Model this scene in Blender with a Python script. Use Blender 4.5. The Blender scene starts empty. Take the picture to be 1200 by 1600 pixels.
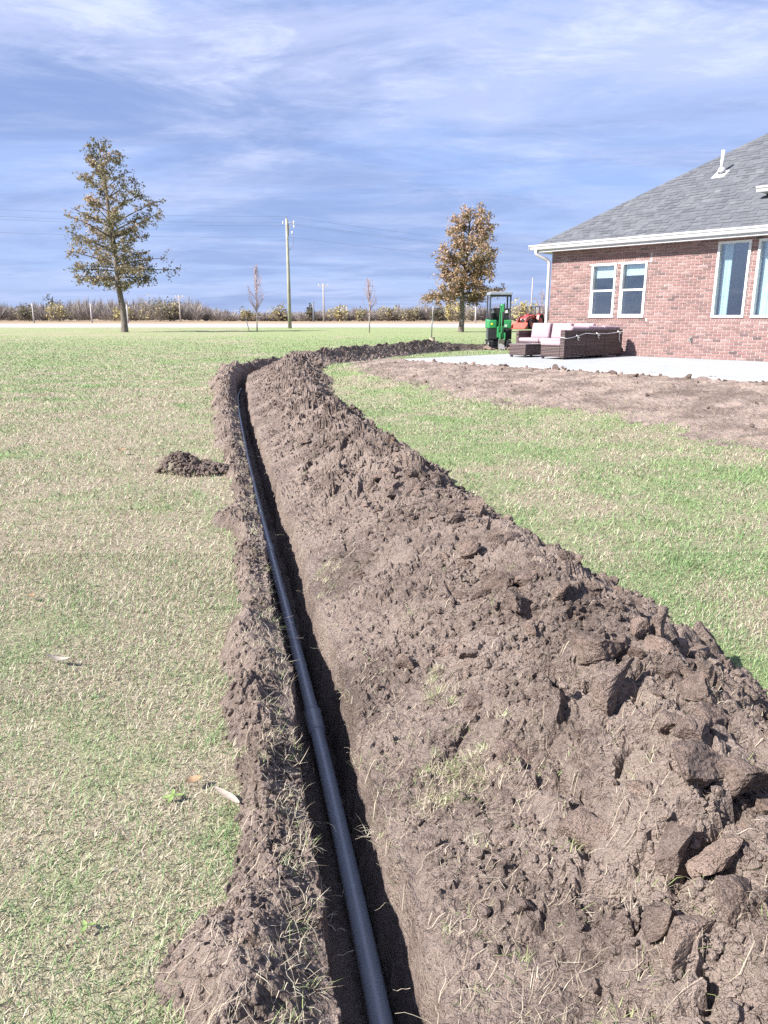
import bpy, bmesh, math, random
import numpy as np
from mathutils import Vector, Matrix

sc = bpy.context.scene
rng = np.random.default_rng(7)
random.seed(7)
R = math.radians

# ---------------------------------------------------------------- camera
CAM_H = 1.35
cam_d = bpy.data.cameras.new('camera')
cam_d.sensor_fit = 'VERTICAL'
cam_d.sensor_height = 24.0
cam_d.lens = 24.0 * 1165 / 1600
cam_d.clip_start = 0.05
cam_d.clip_end = 6000
cam = bpy.data.objects.new('camera', cam_d)
sc.collection.objects.link(cam)
cam.location = (0, 0, CAM_H)
cam.rotation_euler = (R(90 - 14.671), 0, 0)
sc.camera = cam

# ---------------------------------------------------------------- sky, sun, exposure
SUN_AZ = (-0.86, -0.42)            # horizontal direction towards the sun
SUN_EL = R(39)
world = bpy.data.worlds.new('World')
sc.world = world
world.use_nodes = True
sc.cycles.use_denoising = False
sc.cycles.max_bounces = 6
sc.cycles.diffuse_bounces = 3
sc.cycles.transparent_max_bounces = 8
wn = world.node_tree
wn.nodes.clear()


def wnode(t, **k):
    n = wn.nodes.new(t)
    for a, b in k.items():
        setattr(n, a, b)
    return n


def wmath(op, a, b=None, c=None):
    n = wnode('ShaderNodeMath', operation=op)
    for i, x in enumerate((a, b, c)):
        if x is None:
            continue
        if isinstance(x, (int, float)):
            n.inputs[i].default_value = x
        else:
            wn.links.new(x, n.inputs[i])
    return n.outputs[0]


sky = wnode('ShaderNodeTexSky', sky_type='NISHITA')
sky.sun_disc = False
sky.sun_elevation = SUN_EL
sky.sun_rotation = math.atan2(SUN_AZ[0], SUN_AZ[1])
sky.air_density = 1.0
sky.dust_density = 0.4
sky.ozone_density = 2.5
tc = wnode('ShaderNodeTexCoord')
sep = wnode('ShaderNodeSeparateXYZ')
wn.links.new(tc.outputs['Generated'], sep.inputs[0])
zc = wmath('ADD', wmath('MAXIMUM', sep.outputs[2], 0.0), 0.10)
comb = wnode('ShaderNodeCombineXYZ')
wn.links.new(wmath('DIVIDE', sep.outputs[0], zc), comb.inputs[0])
wn.links.new(wmath('DIVIDE', sep.outputs[1], zc), comb.inputs[1])


def wnoise(scale, detail, rough, dist, off, sx=1.0, sy=1.0):
    m = wnode('ShaderNodeMapping')
    m.inputs['Location'].default_value = off
    m.inputs['Scale'].default_value = (sx, sy, 1)
    m.inputs['Rotation'].default_value = (0, 0, R(14))
    wn.links.new(comb.outputs[0], m.inputs[0])
    n = wnode('ShaderNodeTexNoise')
    n.inputs['Scale'].default_value = scale
    n.inputs['Detail'].default_value = detail
    n.inputs['Roughness'].default_value = rough
    n.inputs['Distortion'].default_value = dist
    wn.links.new(m.outputs[0], n.inputs['Vector'])
    return n.outputs['Fac']


def wramp(x, lo, hi):
    n = wnode('ShaderNodeMapRange', interpolation_type='SMOOTHSTEP')
    n.inputs['From Min'].default_value = lo
    n.inputs['From Max'].default_value = hi
    wn.links.new(x, n.inputs['Value'])
    return n.outputs['Result']


def wmix(f, a, b):
    n = wnode('ShaderNodeMix', data_type='RGBA')
    for s, x in ((n.inputs['Factor'], f), (n.inputs['A'], a), (n.inputs['B'], b)):
        if isinstance(x, (tuple, list)):
            s.default_value = (*x, 1)
        elif isinstance(x, (int, float)):
            s.default_value = x
        else:
            wn.links.new(x, s)
    return n.outputs['Result']


# a layered deck: slate-blue sheets with paler broken cloud, thickest high up
elev = wramp(sep.outputs[2], 0.08, 0.40)
broad = wramp(wnoise(0.42, 5, 0.55, 0.6, (3.1, 1.7, 0), 0.6, 1.3), 0.36, 0.62)
dark = wramp(wnoise(0.80, 8, 0.62, 0.4, (11.7, 5.3, 2), 0.75, 1.3), 0.42, 0.62)
patch = wramp(wnoise(1.25, 10, 0.64, 0.5, (7.3, 2.2, 4), 0.80, 1.3), 0.40, 0.64)
fine = wramp(wnoise(3.6, 10, 0.68, 0.5, (1.3, 9.2, 8), 0.75, 1.3), 0.44, 0.70)
base = wmix(0.88, sky.outputs['Color'], (1.25, 1.80, 3.40))
col = wmix(wmath('MULTIPLY', broad, wmath('ADD', wmath('MULTIPLY', elev, 0.55), 0.40)), base, (2.05, 2.45, 3.75))
col = wmix(wmath('MULTIPLY', dark, wmath('ADD', wmath('MULTIPLY', elev, 0.25), 0.48)), col, (1.00, 1.38, 2.55))
col = wmix(wmath('MULTIPLY', patch, wmath('ADD', wmath('MULTIPLY', elev, 0.48), 0.22)), col, (2.65, 2.98, 4.20))
col = wmix(wmath('MULTIPLY', wmath('MULTIPLY', fine, patch), wmath('ADD', wmath('MULTIPLY', elev, 0.50), 0.16)), col, (3.5, 3.75, 4.65))
bg = wnode('ShaderNodeBackground')
bg.inputs['Strength'].default_value = 0.082
wn.links.new(col, bg.inputs['Color'])
wo = wnode('ShaderNodeOutputWorld')
wn.links.new(bg.outputs[0], wo.inputs[0])

sun_d = bpy.data.lights.new('sun', 'SUN')
sun_d.energy = 3.9
sun_d.angle = R(1.2)
sun_d.color = (1.0, 0.955, 0.90)
sun = bpy.data.objects.new('sun', sun_d)
sc.collection.objects.link(sun)
_l = math.hypot(*SUN_AZ)
SUN_DIR = Vector((SUN_AZ[0] / _l * math.cos(SUN_EL), SUN_AZ[1] / _l * math.cos(SUN_EL), math.sin(SUN_EL)))
sun.rotation_euler = SUN_DIR.to_track_quat('Z', 'Y').to_euler()
sun.location = (-20, -10, 30)

vs = sc.view_settings
vs.view_transform = 'Standard'
vs.look = 'None'
vs.gamma = 1.0
vs.use_curve_mapping = False
vs.exposure = 1.72

# ---------------------------------------------------------------- helpers: numpy noise


def _hash(ix, iy, seed):
    h = (ix.astype(np.int64) * 374761393 + iy.astype(np.int64) * 668265263 + seed * 2147483647) & 0xFFFFFFFF
    h = ((h ^ (h >> 13)) * 1274126177) & 0xFFFFFFFF
    h = ((h ^ (h >> 16)) * 2246822519) & 0xFFFFFFFF
    return ((h ^ (h >> 15)) & 0xFFFFFF) / float(0x1000000)


def vn(x, y, seed=0):
    x = np.asarray(x, float); y = np.asarray(y, float)
    ix = np.floor(x); iy = np.floor(y)
    fx = x - ix; fy = y - iy
    fx = fx * fx * (3 - 2 * fx); fy = fy * fy * (3 - 2 * fy)
    a = _hash(ix, iy, seed); b = _hash(ix + 1, iy, seed)
    c = _hash(ix, iy + 1, seed); d = _hash(ix + 1, iy + 1, seed)
    return (a * (1 - fx) + b * fx) * (1 - fy) + (c * (1 - fx) + d * fx) * fy


def fbm(x, y, octv=4, seed=0, gain=0.5):
    s = 0.0; a = 1.0; t = 0.0
    for o in range(octv):
        s = s + a * vn(x * 2.03 ** o + 17.3 * o, y * 2.03 ** o - 9.1 * o, seed + o)
        t += a; a *= gain
    return s / t


def worley(x, y, seed=0):
    ix = np.floor(x); iy = np.floor(y)
    f1 = np.full(x.shape, 9.0); f2 = np.full(x.shape, 9.0); cid = np.zeros(x.shape)
    for dx in (-1, 0, 1):
        for dy in (-1, 0, 1):
            cx = ix + dx; cy = iy + dy
            px = cx + 0.1 + 0.8 * _hash(cx, cy, seed); py = cy + 0.1 + 0.8 * _hash(cx, cy, seed + 51)
            d = np.hypot(px - x, py - y)
            r = _hash(cx, cy, seed + 99)
            m = d < f1
            f2 = np.where(m, f1, np.minimum(f2, d)); cid = np.where(m, r, cid); f1 = np.where(m, d, f1)
    return f1, f2, cid


def sstep(x):
    x = np.clip(x, 0, 1)
    return x * x * (3 - 2 * x)

# ---------------------------------------------------------------- helpers: objects and meshes
COL = sc.collection


def tag(o, label=None, cat=None, group=None, kind=None):
    if label: o['label'] = label
    if cat: o['category'] = cat
    if group: o['group'] = group
    if kind: o['kind'] = kind
    return o


def empty(name, loc=(0, 0, 0), rz=0.0):
    o = bpy.data.objects.new(name, None)
    o.empty_display_size = 0.2
    COL.objects.link(o)
    o.location = loc
    o.rotation_euler = (0, 0, rz)
    return o


def link(name, me, mat=None, parent=None):
    o = bpy.data.objects.new(name, me)
    COL.objects.link(o)
    if mat is not None and not me.materials:
        me.materials.append(mat)
    if parent is not None:
        o.parent = parent
    return o


def tri_mesh(name, V, F, attrs=None, smooth=False):
    V = np.ascontiguousarray(V, np.float32); F = np.ascontiguousarray(F, np.int32)
    me = bpy.data.meshes.new(name)
    n = len(F); k = F.shape[1]
    me.vertices.add(len(V)); me.vertices.foreach_set('co', V.ravel())
    me.loops.add(n * k); me.loops.foreach_set('vertex_index', F.ravel())
    me.polygons.add(n)
    me.polygons.foreach_set('loop_start', np.arange(0, n * k, k, dtype=np.int32))
    me.polygons.foreach_set('use_smooth', np.full(n, smooth, bool))
    for an, av in (attrs or {}).items():
        a = me.attributes.new(an, 'FLOAT', 'POINT')
        a.data.foreach_set('value', np.ascontiguousarray(av, np.float32))
    me.update(calc_edges=True)
    return me


class MB:
    """collects simple solids and builds them as ONE mesh object"""

    def __init__(self):
        self.v = []; self.f = []; self.sm = []

    def add(self, vs_, fs, smooth=False):
        o = len(self.v)
        self.v += [tuple(p) for p in vs_]
        for f in fs:
            self.f.append(tuple(i + o for i in f)); self.sm.append(smooth)
        return self

    def box(self, x0, x1, y0, y1, z0, z1, M=None, bev=0.0):
        if bev > 0:
            bm = bmesh.new()
            bmesh.ops.create_cube(bm, size=1)
            for q in bm.verts:
                q.co = Vector(((x0 + x1) / 2 + q.co.x * (x1 - x0), (y0 + y1) / 2 + q.co.y * (y1 - y0), (z0 + z1) / 2 + q.co.z * (z1 - z0)))
            bmesh.ops.bevel(bm, geom=bm.edges[:], offset=bev, segments=3 if bev > 0.03 else 2, profile=0.6, affect='EDGES')
            bm.verts.index_update()
            vs_ = [q.co.copy() for q in bm.verts]; fs = [[q.index for q in f.verts] for f in bm.faces]
            bm.free()
            if M: vs_ = [M @ q for q in vs_]
            return self.add(vs_, fs, bev > 0.03)
        c = [(x0, y0, z0), (x1, y0, z0), (x1, y1, z0), (x0, y1, z0), (x0, y0, z1), (x1, y0, z1), (x1, y1, z1), (x0, y1, z1)]
        if M: c = [M @ Vector(p) for p in c]
        return self.add(c, [(0, 3, 2, 1), (4, 5, 6, 7), (0, 1, 5, 4), (1, 2, 6, 5), (2, 3, 7, 6), (3, 0, 4, 7)])

    def tube(self, pts, r, n=8, caps=True, smooth=True):
        pts = [Vector(p) for p in pts]
        rs = r if isinstance(r, (list, tuple, np.ndarray)) else [r] * len(pts)
        rings = []
        up = Vector((0, 0, 1))
        prev = None
        for i, p in enumerate(pts):
            d = (pts[min(i + 1, len(pts) - 1)] - pts[max(i - 1, 0)]).normalized()
            if prev is None:
                a = d.cross(up if abs(d.z) < 0.95 else Vector((1, 0, 0))).normalized()
            else:
                a = (prev - d * prev.dot(d)).normalized()
            prev = a
            b = d.cross(a)
            rings.append([p + (a * math.cos(2 * math.pi * k / n) + b * math.sin(2 * math.pi * k / n)) * rs[i] for k in range(n)])
        vs_ = [q for ring in rings for q in ring]
        fs = []
        for i in range(len(pts) - 1):
            for k in range(n):
                fs.append((i * n + k, i * n + (k + 1) % n, (i + 1) * n + (k + 1) % n, (i + 1) * n + k))
        self.add(vs_, fs, smooth)
        if caps:
            o = len(self.v) - len(vs_)
            self.f.append(tuple(o + k for k in reversed(range(n)))); self.sm.append(False)
            self.f.append(tuple(o + (len(pts) - 1) * n + k for k in range(n))); self.sm.append(False)
        return self

    def prism(self, poly, axis, a, b):
        """extrude a 2-D polygon along an axis from a to b"""
        def P(p, t):
            return {'x': (t, p[0], p[1]), 'y': (p[0], t, p[1]), 'z': (p[0], p[1], t)}[axis]
        n = len(poly)
        vs_ = [P(p, a) for p in poly] + [P(p, b) for p in poly]
        fs = [tuple(range(n)), tuple(reversed(range(n, 2 * n)))] + [(i, i + n, (i + 1) % n + n, (i + 1) % n) for i in range(n)]
        return self.add(vs_, fs)

    def build(self, name, mat, parent=None):
        me = bpy.data.meshes.new(name)
        me.from_pydata(self.v, [], self.f)
        me.polygons.foreach_set('use_smooth', self.sm)
        bm = bmesh.new(); bm.from_mesh(me)
        bmesh.ops.recalc_face_normals(bm, faces=bm.faces[:])
        bm.to_mesh(me); bm.free()
        me.update()
        return link(name, me, mat, parent)

# ---------------------------------------------------------------- materials


def new_mat(name):
    m = bpy.data.materials.new(name)
    m.use_nodes = True
    nt = m.node_tree
    return m, nt, nt.nodes['Principled BSDF']


class NT:
    def __init__(self, nt): self.nt = nt

    def n(self, t, ins=None, **k):
        q = self.nt.nodes.new(t)
        for a, b in k.items(): setattr(q, a, b)
        for a, b in (ins or {}).items():
            if hasattr(b, 'is_output') or isinstance(b, bpy.types.NodeSocket): self.nt.links.new(b, q.inputs[a])
            else: q.inputs[a].default_value = b
        return q

    def math(self, op, a, b=0.0, c=0.0):
        return self.n('ShaderNodeMath', {0: a, 1: b, 2: c}, operation=op).outputs[0]

    def noise(self, vec, scale, detail=4, rough=0.55, dist=0.0):
        return self.n('ShaderNodeTexNoise', {'Vector': vec, 'Scale': scale, 'Detail': detail, 'Roughness': rough, 'Distortion': dist}).outputs['Fac']

    def ramp(self, x, lo, hi, a=0.0, b=1.0):
        return self.n('ShaderNodeMapRange', {'Value': x, 'From Min': lo, 'From Max': hi, 'To Min': a, 'To Max': b}, interpolation_type='SMOOTHSTEP').outputs['Result']

    def mix(self, f, a, b, blend='MIX'):
        q = self.nt.nodes.new('ShaderNodeMix'); q.data_type = 'RGBA'; q.blend_type = blend
        for s, x in ((q.inputs['Factor'], f), (q.inputs['A'], a), (q.inputs['B'], b)):
            if isinstance(x, tuple): s.default_value = (*x, 1)
            elif isinstance(x, (int, float)): s.default_value = x
            else: self.nt.links.new(x, s)
        return q.outputs['Result']

    def colramp(self, x, stops):
        q = self.n('ShaderNodeValToRGB', {'Fac': x})
        e = q.color_ramp.elements
        while len(e) > 1: e.remove(e[-1])
        for i, (p, c) in enumerate(stops):
            if i == 0: e[0].position = p; e[0].color = (*c, 1)
            else:
                k = e.new(p); k.color = (*c, 1)
        return q.outputs['Color']

    def bump(self, h, strength=0.5, dist=0.01, normal=None):
        ins = {'Height': h, 'Strength': strength, 'Distance': dist}
        if normal is not None: ins['Normal'] = normal
        return self.n('ShaderNodeBump', ins).outputs[0]

    def pos(self): return self.n('ShaderNodeNewGeometry').outputs['Position']
    def obj(self): return self.n('ShaderNodeTexCoord').outputs['Object']
    def attr(self, name): return self.n('ShaderNodeAttribute', attribute_name=name).outputs['Fac']

    def link(self, a, b): self.nt.links.new(a, b)


def simple_mat(name, col, rough=0.6, spec=0.3, metal=0.0, var=0.12, nscale=6.0, bump=0.0, bscale=60.0, space='obj'):
    m, nt, b = new_mat(name)
    T = NT(nt)
    P = T.obj() if space == 'obj' else T.pos()
    f = T.noise(P, nscale, 5, 0.6)
    dark = tuple(c * (1 - var) for c in col); lite = tuple(min(1, c * (1 + var)) for c in col)
    T.link(T.mix(T.ramp(f, 0.3, 0.7), dark, lite), b.inputs['Base Color'])
    b.inputs['Roughness'].default_value = rough
    b.inputs['Specular IOR Level'].default_value = spec
    b.inputs['Metallic'].default_value = metal
    if bump > 0:
        T.link(T.bump(T.noise(P, bscale, 4, 0.6), bump, 0.01), b.inputs['Normal'])
    return m


def greenness(T, P):
    """how green (against straw-dry) the turf is at a place"""
    s = T.n('ShaderNodeSeparateXYZ', {0: P})
    x, y = s.outputs[0], s.outputs[1]
    flat = T.n('ShaderNodeCombineXYZ', {0: x, 1: y, 2: 0.0}).outputs[0]
    a = T.noise(flat, 1.15, 5, 0.62, 0.4)
    b = T.noise(flat, 0.16, 4, 0.55, 0.3)
    far = T.ramp(y, 7.0, 34.0, 0.0, 0.24)
    near = T.ramp(y, 2.6, 1.2, 0.0, 0.20)
    side = T.ramp(T.math('ADD', x, T.math('MULTIPLY', y, 0.20)), 0.9, 1.9, 0.0, 0.13)
    g = T.math('ADD', T.math('MULTIPLY', a, 1.5), T.math('MULTIPLY', b, 0.9))
    g = T.math('ADD', T.math('ADD', g, far), T.math('ADD', side, near))
    return T.ramp(g, 1.08, 1.66), flat


STRAW = (0.50, 0.455, 0.335)
STRAW2 = (0.30, 0.235, 0.15)
GREEN = (0.185, 0.285, 0.115)
GREEN2 = (0.30, 0.39, 0.185)


def mat_lawn():
    m, nt, b = new_mat('turf')
    T = NT(nt)
    P = T.pos()
    g, flat = greenness(T, P)
    n1 = T.noise(flat, 55, 4, 0.7)
    n2 = T.noise(flat, 9, 5, 0.65)
    y = T.n('ShaderNodeSeparateXYZ', {0: P}).outputs[1]
    straw = T.mix(T.ramp(n1, 0.3, 0.7), (0.22, 0.175, 0.125), (0.44, 0.385, 0.29))
    green = T.mix(T.ramp(n2, 0.3, 0.72), (0.165, 0.228, 0.095), (0.29, 0.35, 0.16))
    c = T.mix(T.math('MULTIPLY', g, 0.92), straw, green)
    soil = T.mix(T.ramp(T.noise(flat, 22, 5, 0.6), 0.58, 0.70), c, (0.15, 0.115, 0.09))
    # under the near blades the thatch is darker; far off only the sward is seen
    T.link(soil, b.inputs['Base Color'])
    b.inputs['Roughness'].default_value = 0.95
    b.inputs['Specular IOR Level'].default_value = 0.05
    h = T.math('ADD', T.noise(flat, 130, 3, 0.7), T.math('MULTIPLY', T.noise(flat, 14, 4, 0.6), 1.5))
    T.link(T.bump(h, 0.9, 0.02), b.inputs['Normal'])
    return m


def mat_blade(name='grass_blade', shift=0.0):
    m, nt, b = new_mat(name)
    T = NT(nt)
    g, flat = greenness(T, T.pos())
    r = T.attr('rnd')
    is_green = T.ramp(T.math('SUBTRACT', T.math('ADD', T.math('MULTIPLY', g, 0.78), 0.25 + shift), r), -0.05, 0.05)
    r2 = T.attr('rnd2')
    dead = T.ramp(T.noise(flat, 0.85, 4, 0.6, 0.5), 0.56, 0.70, 0.0, 0.40)
    straw = T.colramp(r2, [(0.0, STRAW2), (0.35, (0.37, 0.315, 0.24)), (0.75, STRAW), (1.0, (0.60, 0.555, 0.43))])
    straw = T.mix(dead, straw, (0.37, 0.29, 0.205))
    green = T.colramp(r2, [(0.0, (0.095, 0.18, 0.072)), (0.5, GREEN), (1.0, GREEN2)])
    c = T.mix(is_green, straw, green)
    T.link(c, b.inputs['Base Color'])
    b.inputs['Roughness'].default_value = 0.6
    b.inputs['Specular IOR Level'].default_value = 0.25
    tr = T.n('ShaderNodeBsdfTranslucent', {'Color': c})
    mx = T.n('ShaderNodeMixShader', {0: 0.22, 1: b.outputs[0], 2: tr.outputs[0]})
    T.link(mx.outputs[0], nt.nodes['Material Output'].inputs[0])
    return m


def mat_soil(name='loose_soil', dark=1.0, graded=False):
    m, nt, b = new_mat(name)
    T = NT(nt)
    P = T.pos()
    a = T.noise(P, 2.2, 5, 0.6, 0.3)
    c = T.noise(P, 38, 5, 0.7)
    d = T.noise(P, 240, 3, 0.7)
    lo = tuple(x * dark for x in (0.128, 0.097, 0.082)); hi = tuple(x * dark for x in (0.305, 0.240, 0.205))
    f = T.math('ADD', T.math('MULTIPLY', a, 0.55), T.math('MULTIPLY', c, 0.45))
    colr = T.mix(T.ramp(f, 0.38, 0.60), lo, hi)
    dry = tuple(x * dark for x in ((0.42, 0.34, 0.275) if graded else (0.44, 0.375, 0.335)))
    colr = T.mix(T.math('MULTIPLY', T.ramp(d, 0.52, 0.72), 0.6), colr, dry)
    clay = T.ramp(T.noise(P, 5.0, 3, 0.5), 0.66, 0.76)
    colr = T.mix(T.math('MULTIPLY', clay, 0.45), colr, (0.21 * dark, 0.14 * dark, 0.09 * dark))
    T.link(colr, b.inputs['Base Color'])
    b.inputs['Roughness'].default_value = 0.92
    b.inputs['Specular IOR Level'].default_value = 0.12
    vor = T.n('ShaderNodeTexVoronoi', {'Vector': P, 'Scale': 85.0, 'Randomness': 1.0}).outputs['Distance']
    vor2 = T.n('ShaderNodeTexVoronoi', {'Vector': P, 'Scale': 210.0, 'Randomness': 1.0}).outputs['Distance']
    h = T.math('ADD', T.math('MULTIPLY', vor, -1.0), T.math('MULTIPLY', vor2, -0.5))
    h = T.math('ADD', h, T.math('MULTIPLY', c, 1.6))
    h = T.math('ADD', h, T.math('MULTIPLY', d, 1.1))
    T.link(T.bump(h, 1.0, 0.012), b.inputs['Normal'])
    return m


M = {}
M['lawn'] = mat_lawn()
M['blade'] = mat_blade()
M['sod'] = mat_blade('sod_grass', -0.02)
M['soil'] = mat_soil()
M['graded'] = mat_soil('graded_soil', 1.25, True)


def mat_clod():
    m = mat_soil('clay_clod', 1.0)
    nt = m.node_tree; T = NT(nt); b = nt.nodes['Principled BSDF']
    # sliced faces carry fine grooves left by the bucket teeth
    O = T.obj()
    mp = T.n('ShaderNodeMapping', {'Vector': O, 'Scale': (2.0, 34.0, 26.0)}).outputs[0]
    gr = T.noise(mp, 1.0, 4, 0.6, 0.2)
    old = b.inputs['Normal'].links[0].from_socket
    T.link(T.bump(gr, 0.35, 0.010, old), b.inputs['Normal'])
    info = T.n('ShaderNodeObjectInfo').outputs['Random']
    oldc = b.inputs['Base Color'].links[0].from_socket
    T.link(T.mix(1.0, oldc, T.mix(info, (0.72, 0.70, 0.70), (1.18, 1.12, 1.08)), 'MULTIPLY'), b.inputs['Base Color'])
    return m


M['clod'] = mat_clod()


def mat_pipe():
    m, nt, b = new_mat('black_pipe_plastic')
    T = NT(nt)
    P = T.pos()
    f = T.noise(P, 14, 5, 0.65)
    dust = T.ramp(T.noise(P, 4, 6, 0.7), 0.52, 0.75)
    c = T.mix(T.ramp(f, 0.3, 0.7), (0.285, 0.312, 0.36), (0.32, 0.345, 0.39))  # black plastic lifted to grey-blue: skylight put into the base colour
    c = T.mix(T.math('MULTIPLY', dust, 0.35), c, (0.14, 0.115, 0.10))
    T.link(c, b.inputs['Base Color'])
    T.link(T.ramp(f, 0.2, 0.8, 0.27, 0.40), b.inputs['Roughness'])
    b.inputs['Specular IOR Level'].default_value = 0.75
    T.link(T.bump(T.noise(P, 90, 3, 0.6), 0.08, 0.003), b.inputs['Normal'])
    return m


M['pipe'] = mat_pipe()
M['white'] = simple_mat('white_paint', (0.52, 0.52, 0.525), 0.45, 0.4, var=0.04)
M['trim'] = simple_mat('white_vinyl', (0.58, 0.58, 0.58), 0.4, 0.4, var=0.03)
M['soffit'] = simple_mat('soffit_paint', (0.70, 0.70, 0.69), 0.6, 0.3, var=0.04)

# ---------------------------------------------------------------- the lie of the land
HC = np.array([4.576, 21.359])                    # house corner on the patio
HW = np.array([0.6548, -0.7558]); HW /= np.linalg.norm(HW)     # along the rear wall
HN = np.array([HW[1], -HW[0]])                    # out of the rear wall
PATIO_Z = 0.39
PATIO_OUT = 5.35


def house_uv(x, y):
    return (x - HC[0]) * HW[0] + (y - HC[1]) * HW[1], (x - HC[0]) * HN[0] + (y - HC[1]) * HN[1]


def ground_z(x, y):
    x = np.asarray(x, float); y = np.asarray(y, float)
    u, o = house_uv(x, y)
    d = np.hypot(np.maximum(o - PATIO_OUT, 0), np.maximum(-u - 0.1, 0))
    z = 0.335 * sstep(1 - d / 4.5)
    z = z + 0.016 * (fbm(x * 0.9, y * 0.9, 3, 5) - 0.5) * np.clip(1.5 - np.hypot(x, y) / 60, 0, 1)
    # beyond the lawn the road is banked and the field lies a little higher
    z = z + 0.40 * sstep((y - 112.5) / 6.0)
    return z


# trench: left lip polyline
_p = np.array([(0.085, -0.3), (0.012, 0.4), (-0.097, 1.13), (-0.165, 1.60), (-0.255, 1.97), (-0.361, 2.60), (-0.64, 3.89), (-0.918, 5.19), (-1.354, 7.24),
               (-2.06, 10.5), (-3.0, 15.2), (-3.45, 18.0), (-3.42, 20.4), (-2.85, 23.0), (-1.55, 26.4), (0.3, 29.8), (2.2, 32.0), (4.2, 33.2)])
_d = np.concatenate([[0], np.cumsum(np.hypot(*np.diff(_p, axis=0).T))])
S_MAX = _d[-1]
_ss = np.linspace(0, S_MAX, 900)
_px = np.interp(_ss, _d, _p[:, 0]); _py = np.interp(_ss, _d, _p[:, 1])


def _smooth(a, k):
    w = np.hanning(2 * k + 3)[1:-1]; w /= w.sum()
    pad = np.concatenate([2 * a[0] - a[k:0:-1], a, 2 * a[-1] - a[-2:-k - 2:-1]])
    return np.convolve(pad, w, 'valid')


_near = np.clip((_ss - 3.0) / 6.0, 0, 1)
_px = _smooth(_px, 10) * (1 - _near) + _smooth(_px, 48) * _near
_py = _smooth(_py, 10) * (1 - _near) + _smooth(_py, 48) * _near
_tx = np.gradient(_px); _ty = np.gradient(_py)
_tl = np.hypot(_tx, _ty); _tx /= _tl; _ty /= _tl
_ang = np.unwrap(np.arctan2(_ty, _tx)); _ang = _smooth(_ang, 14)
_tx = np.cos(_ang); _ty = np.sin(_ang)
S_OF_Y = lambda y: np.interp(y, _py, _ss)


def st_to_xy(s, t):
    x = np.interp(s, _ss, _px); y = np.interp(s, _ss, _py)
    tx = np.interp(s, _ss, _tx); ty = np.interp(s, _ss, _ty)
    return x + ty * t, y - tx * t


def xy_to_st(x, y):
    x = np.atleast_1d(np.asarray(x, float)); y = np.atleast_1d(np.asarray(y, float))
    S = np.zeros(len(x)); Tt = np.full(len(x), 99.0)
    m = np.where((x > -6.5) & (x < 7) & (y < 37) & (y > -2))[0]
    for k in range(0, len(m), 20000):
        q = m[k:k + 20000]
        d2 = (x[q, None] - _px[None, ::2]) ** 2 + (y[q, None] - _py[None, ::2]) ** 2
        i = np.argmin(d2, 1) * 2
        dx = x[q] - _px[i]; dy = y[q] - _py[i]
        S[q] = np.clip(_ss[i] + dx * _tx[i] + dy * _ty[i], 0, S_MAX)
        Tt[q] = np.sign(dx * _ty[i] - dy * _tx[i]) * np.hypot(dx, dy)
    return S, Tt


_lw = np.array([(0.0, .38), (1.17, .40), (1.30, .41), (1.42, .35), (1.52, .24), (1.73, .20), (2.03, .20), (2.17, .17), (2.42, .26), (2.97, .27), (3.6, .18), (4.13, .16), (4.9, .30),
                (5.4, .2), (6.0, .18), (7.0, .24), (7.84, .25), (9, .3), (10.5, .33), (12.5, .36), (14, .45), (15.6, .58), (17.5, .5), (19, .42), (23, .4), (34, .4)])
_lh = np.array([(0.0, .075), (1.2, .08), (1.42, .07), (1.6, .035), (2.2, .045), (2.6, .06), (3.2, .035), (4.1, .03), (4.9, .06), (6, .04), (8, .06), (11, .09), (13, .14), (15.5, .20), (18, .2), (20, .15), (34, .12)])
_mw = np.array([(0, 1.42), (2, 1.46), (3, 1.48), (5, 1.42), (7.5, 1.40), (12, 1.42), (15, 1.62), (19, 1.85), (23, 1.7), (28, 1.45), (31.5, 1.1), (33.2, .7)])
_mh = np.array([(0, .27), (3, .29), (6, .30), (12, .29), (16, .30), (20, .33), (24, .33), (28, .38), (31, .36), (32.6, .24), (33.2, .16)])
_SL = (S_OF_Y(_lw[:, 0]), _lw[:, 1]); _SLH = (S_OF_Y(_lh[:, 0]), _lh[:, 1])
_SW = (S_OF_Y(_mw[:, 0]), _mw[:, 1]); _SH = (S_OF_Y(_mh[:, 0]), _mh[:, 1])
TR_A, TR_B, TR_C = 0.022, 0.172, 0.208       # foot of left wall, foot of right wall, right lip
FLOOR_Z = -0.37


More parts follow.
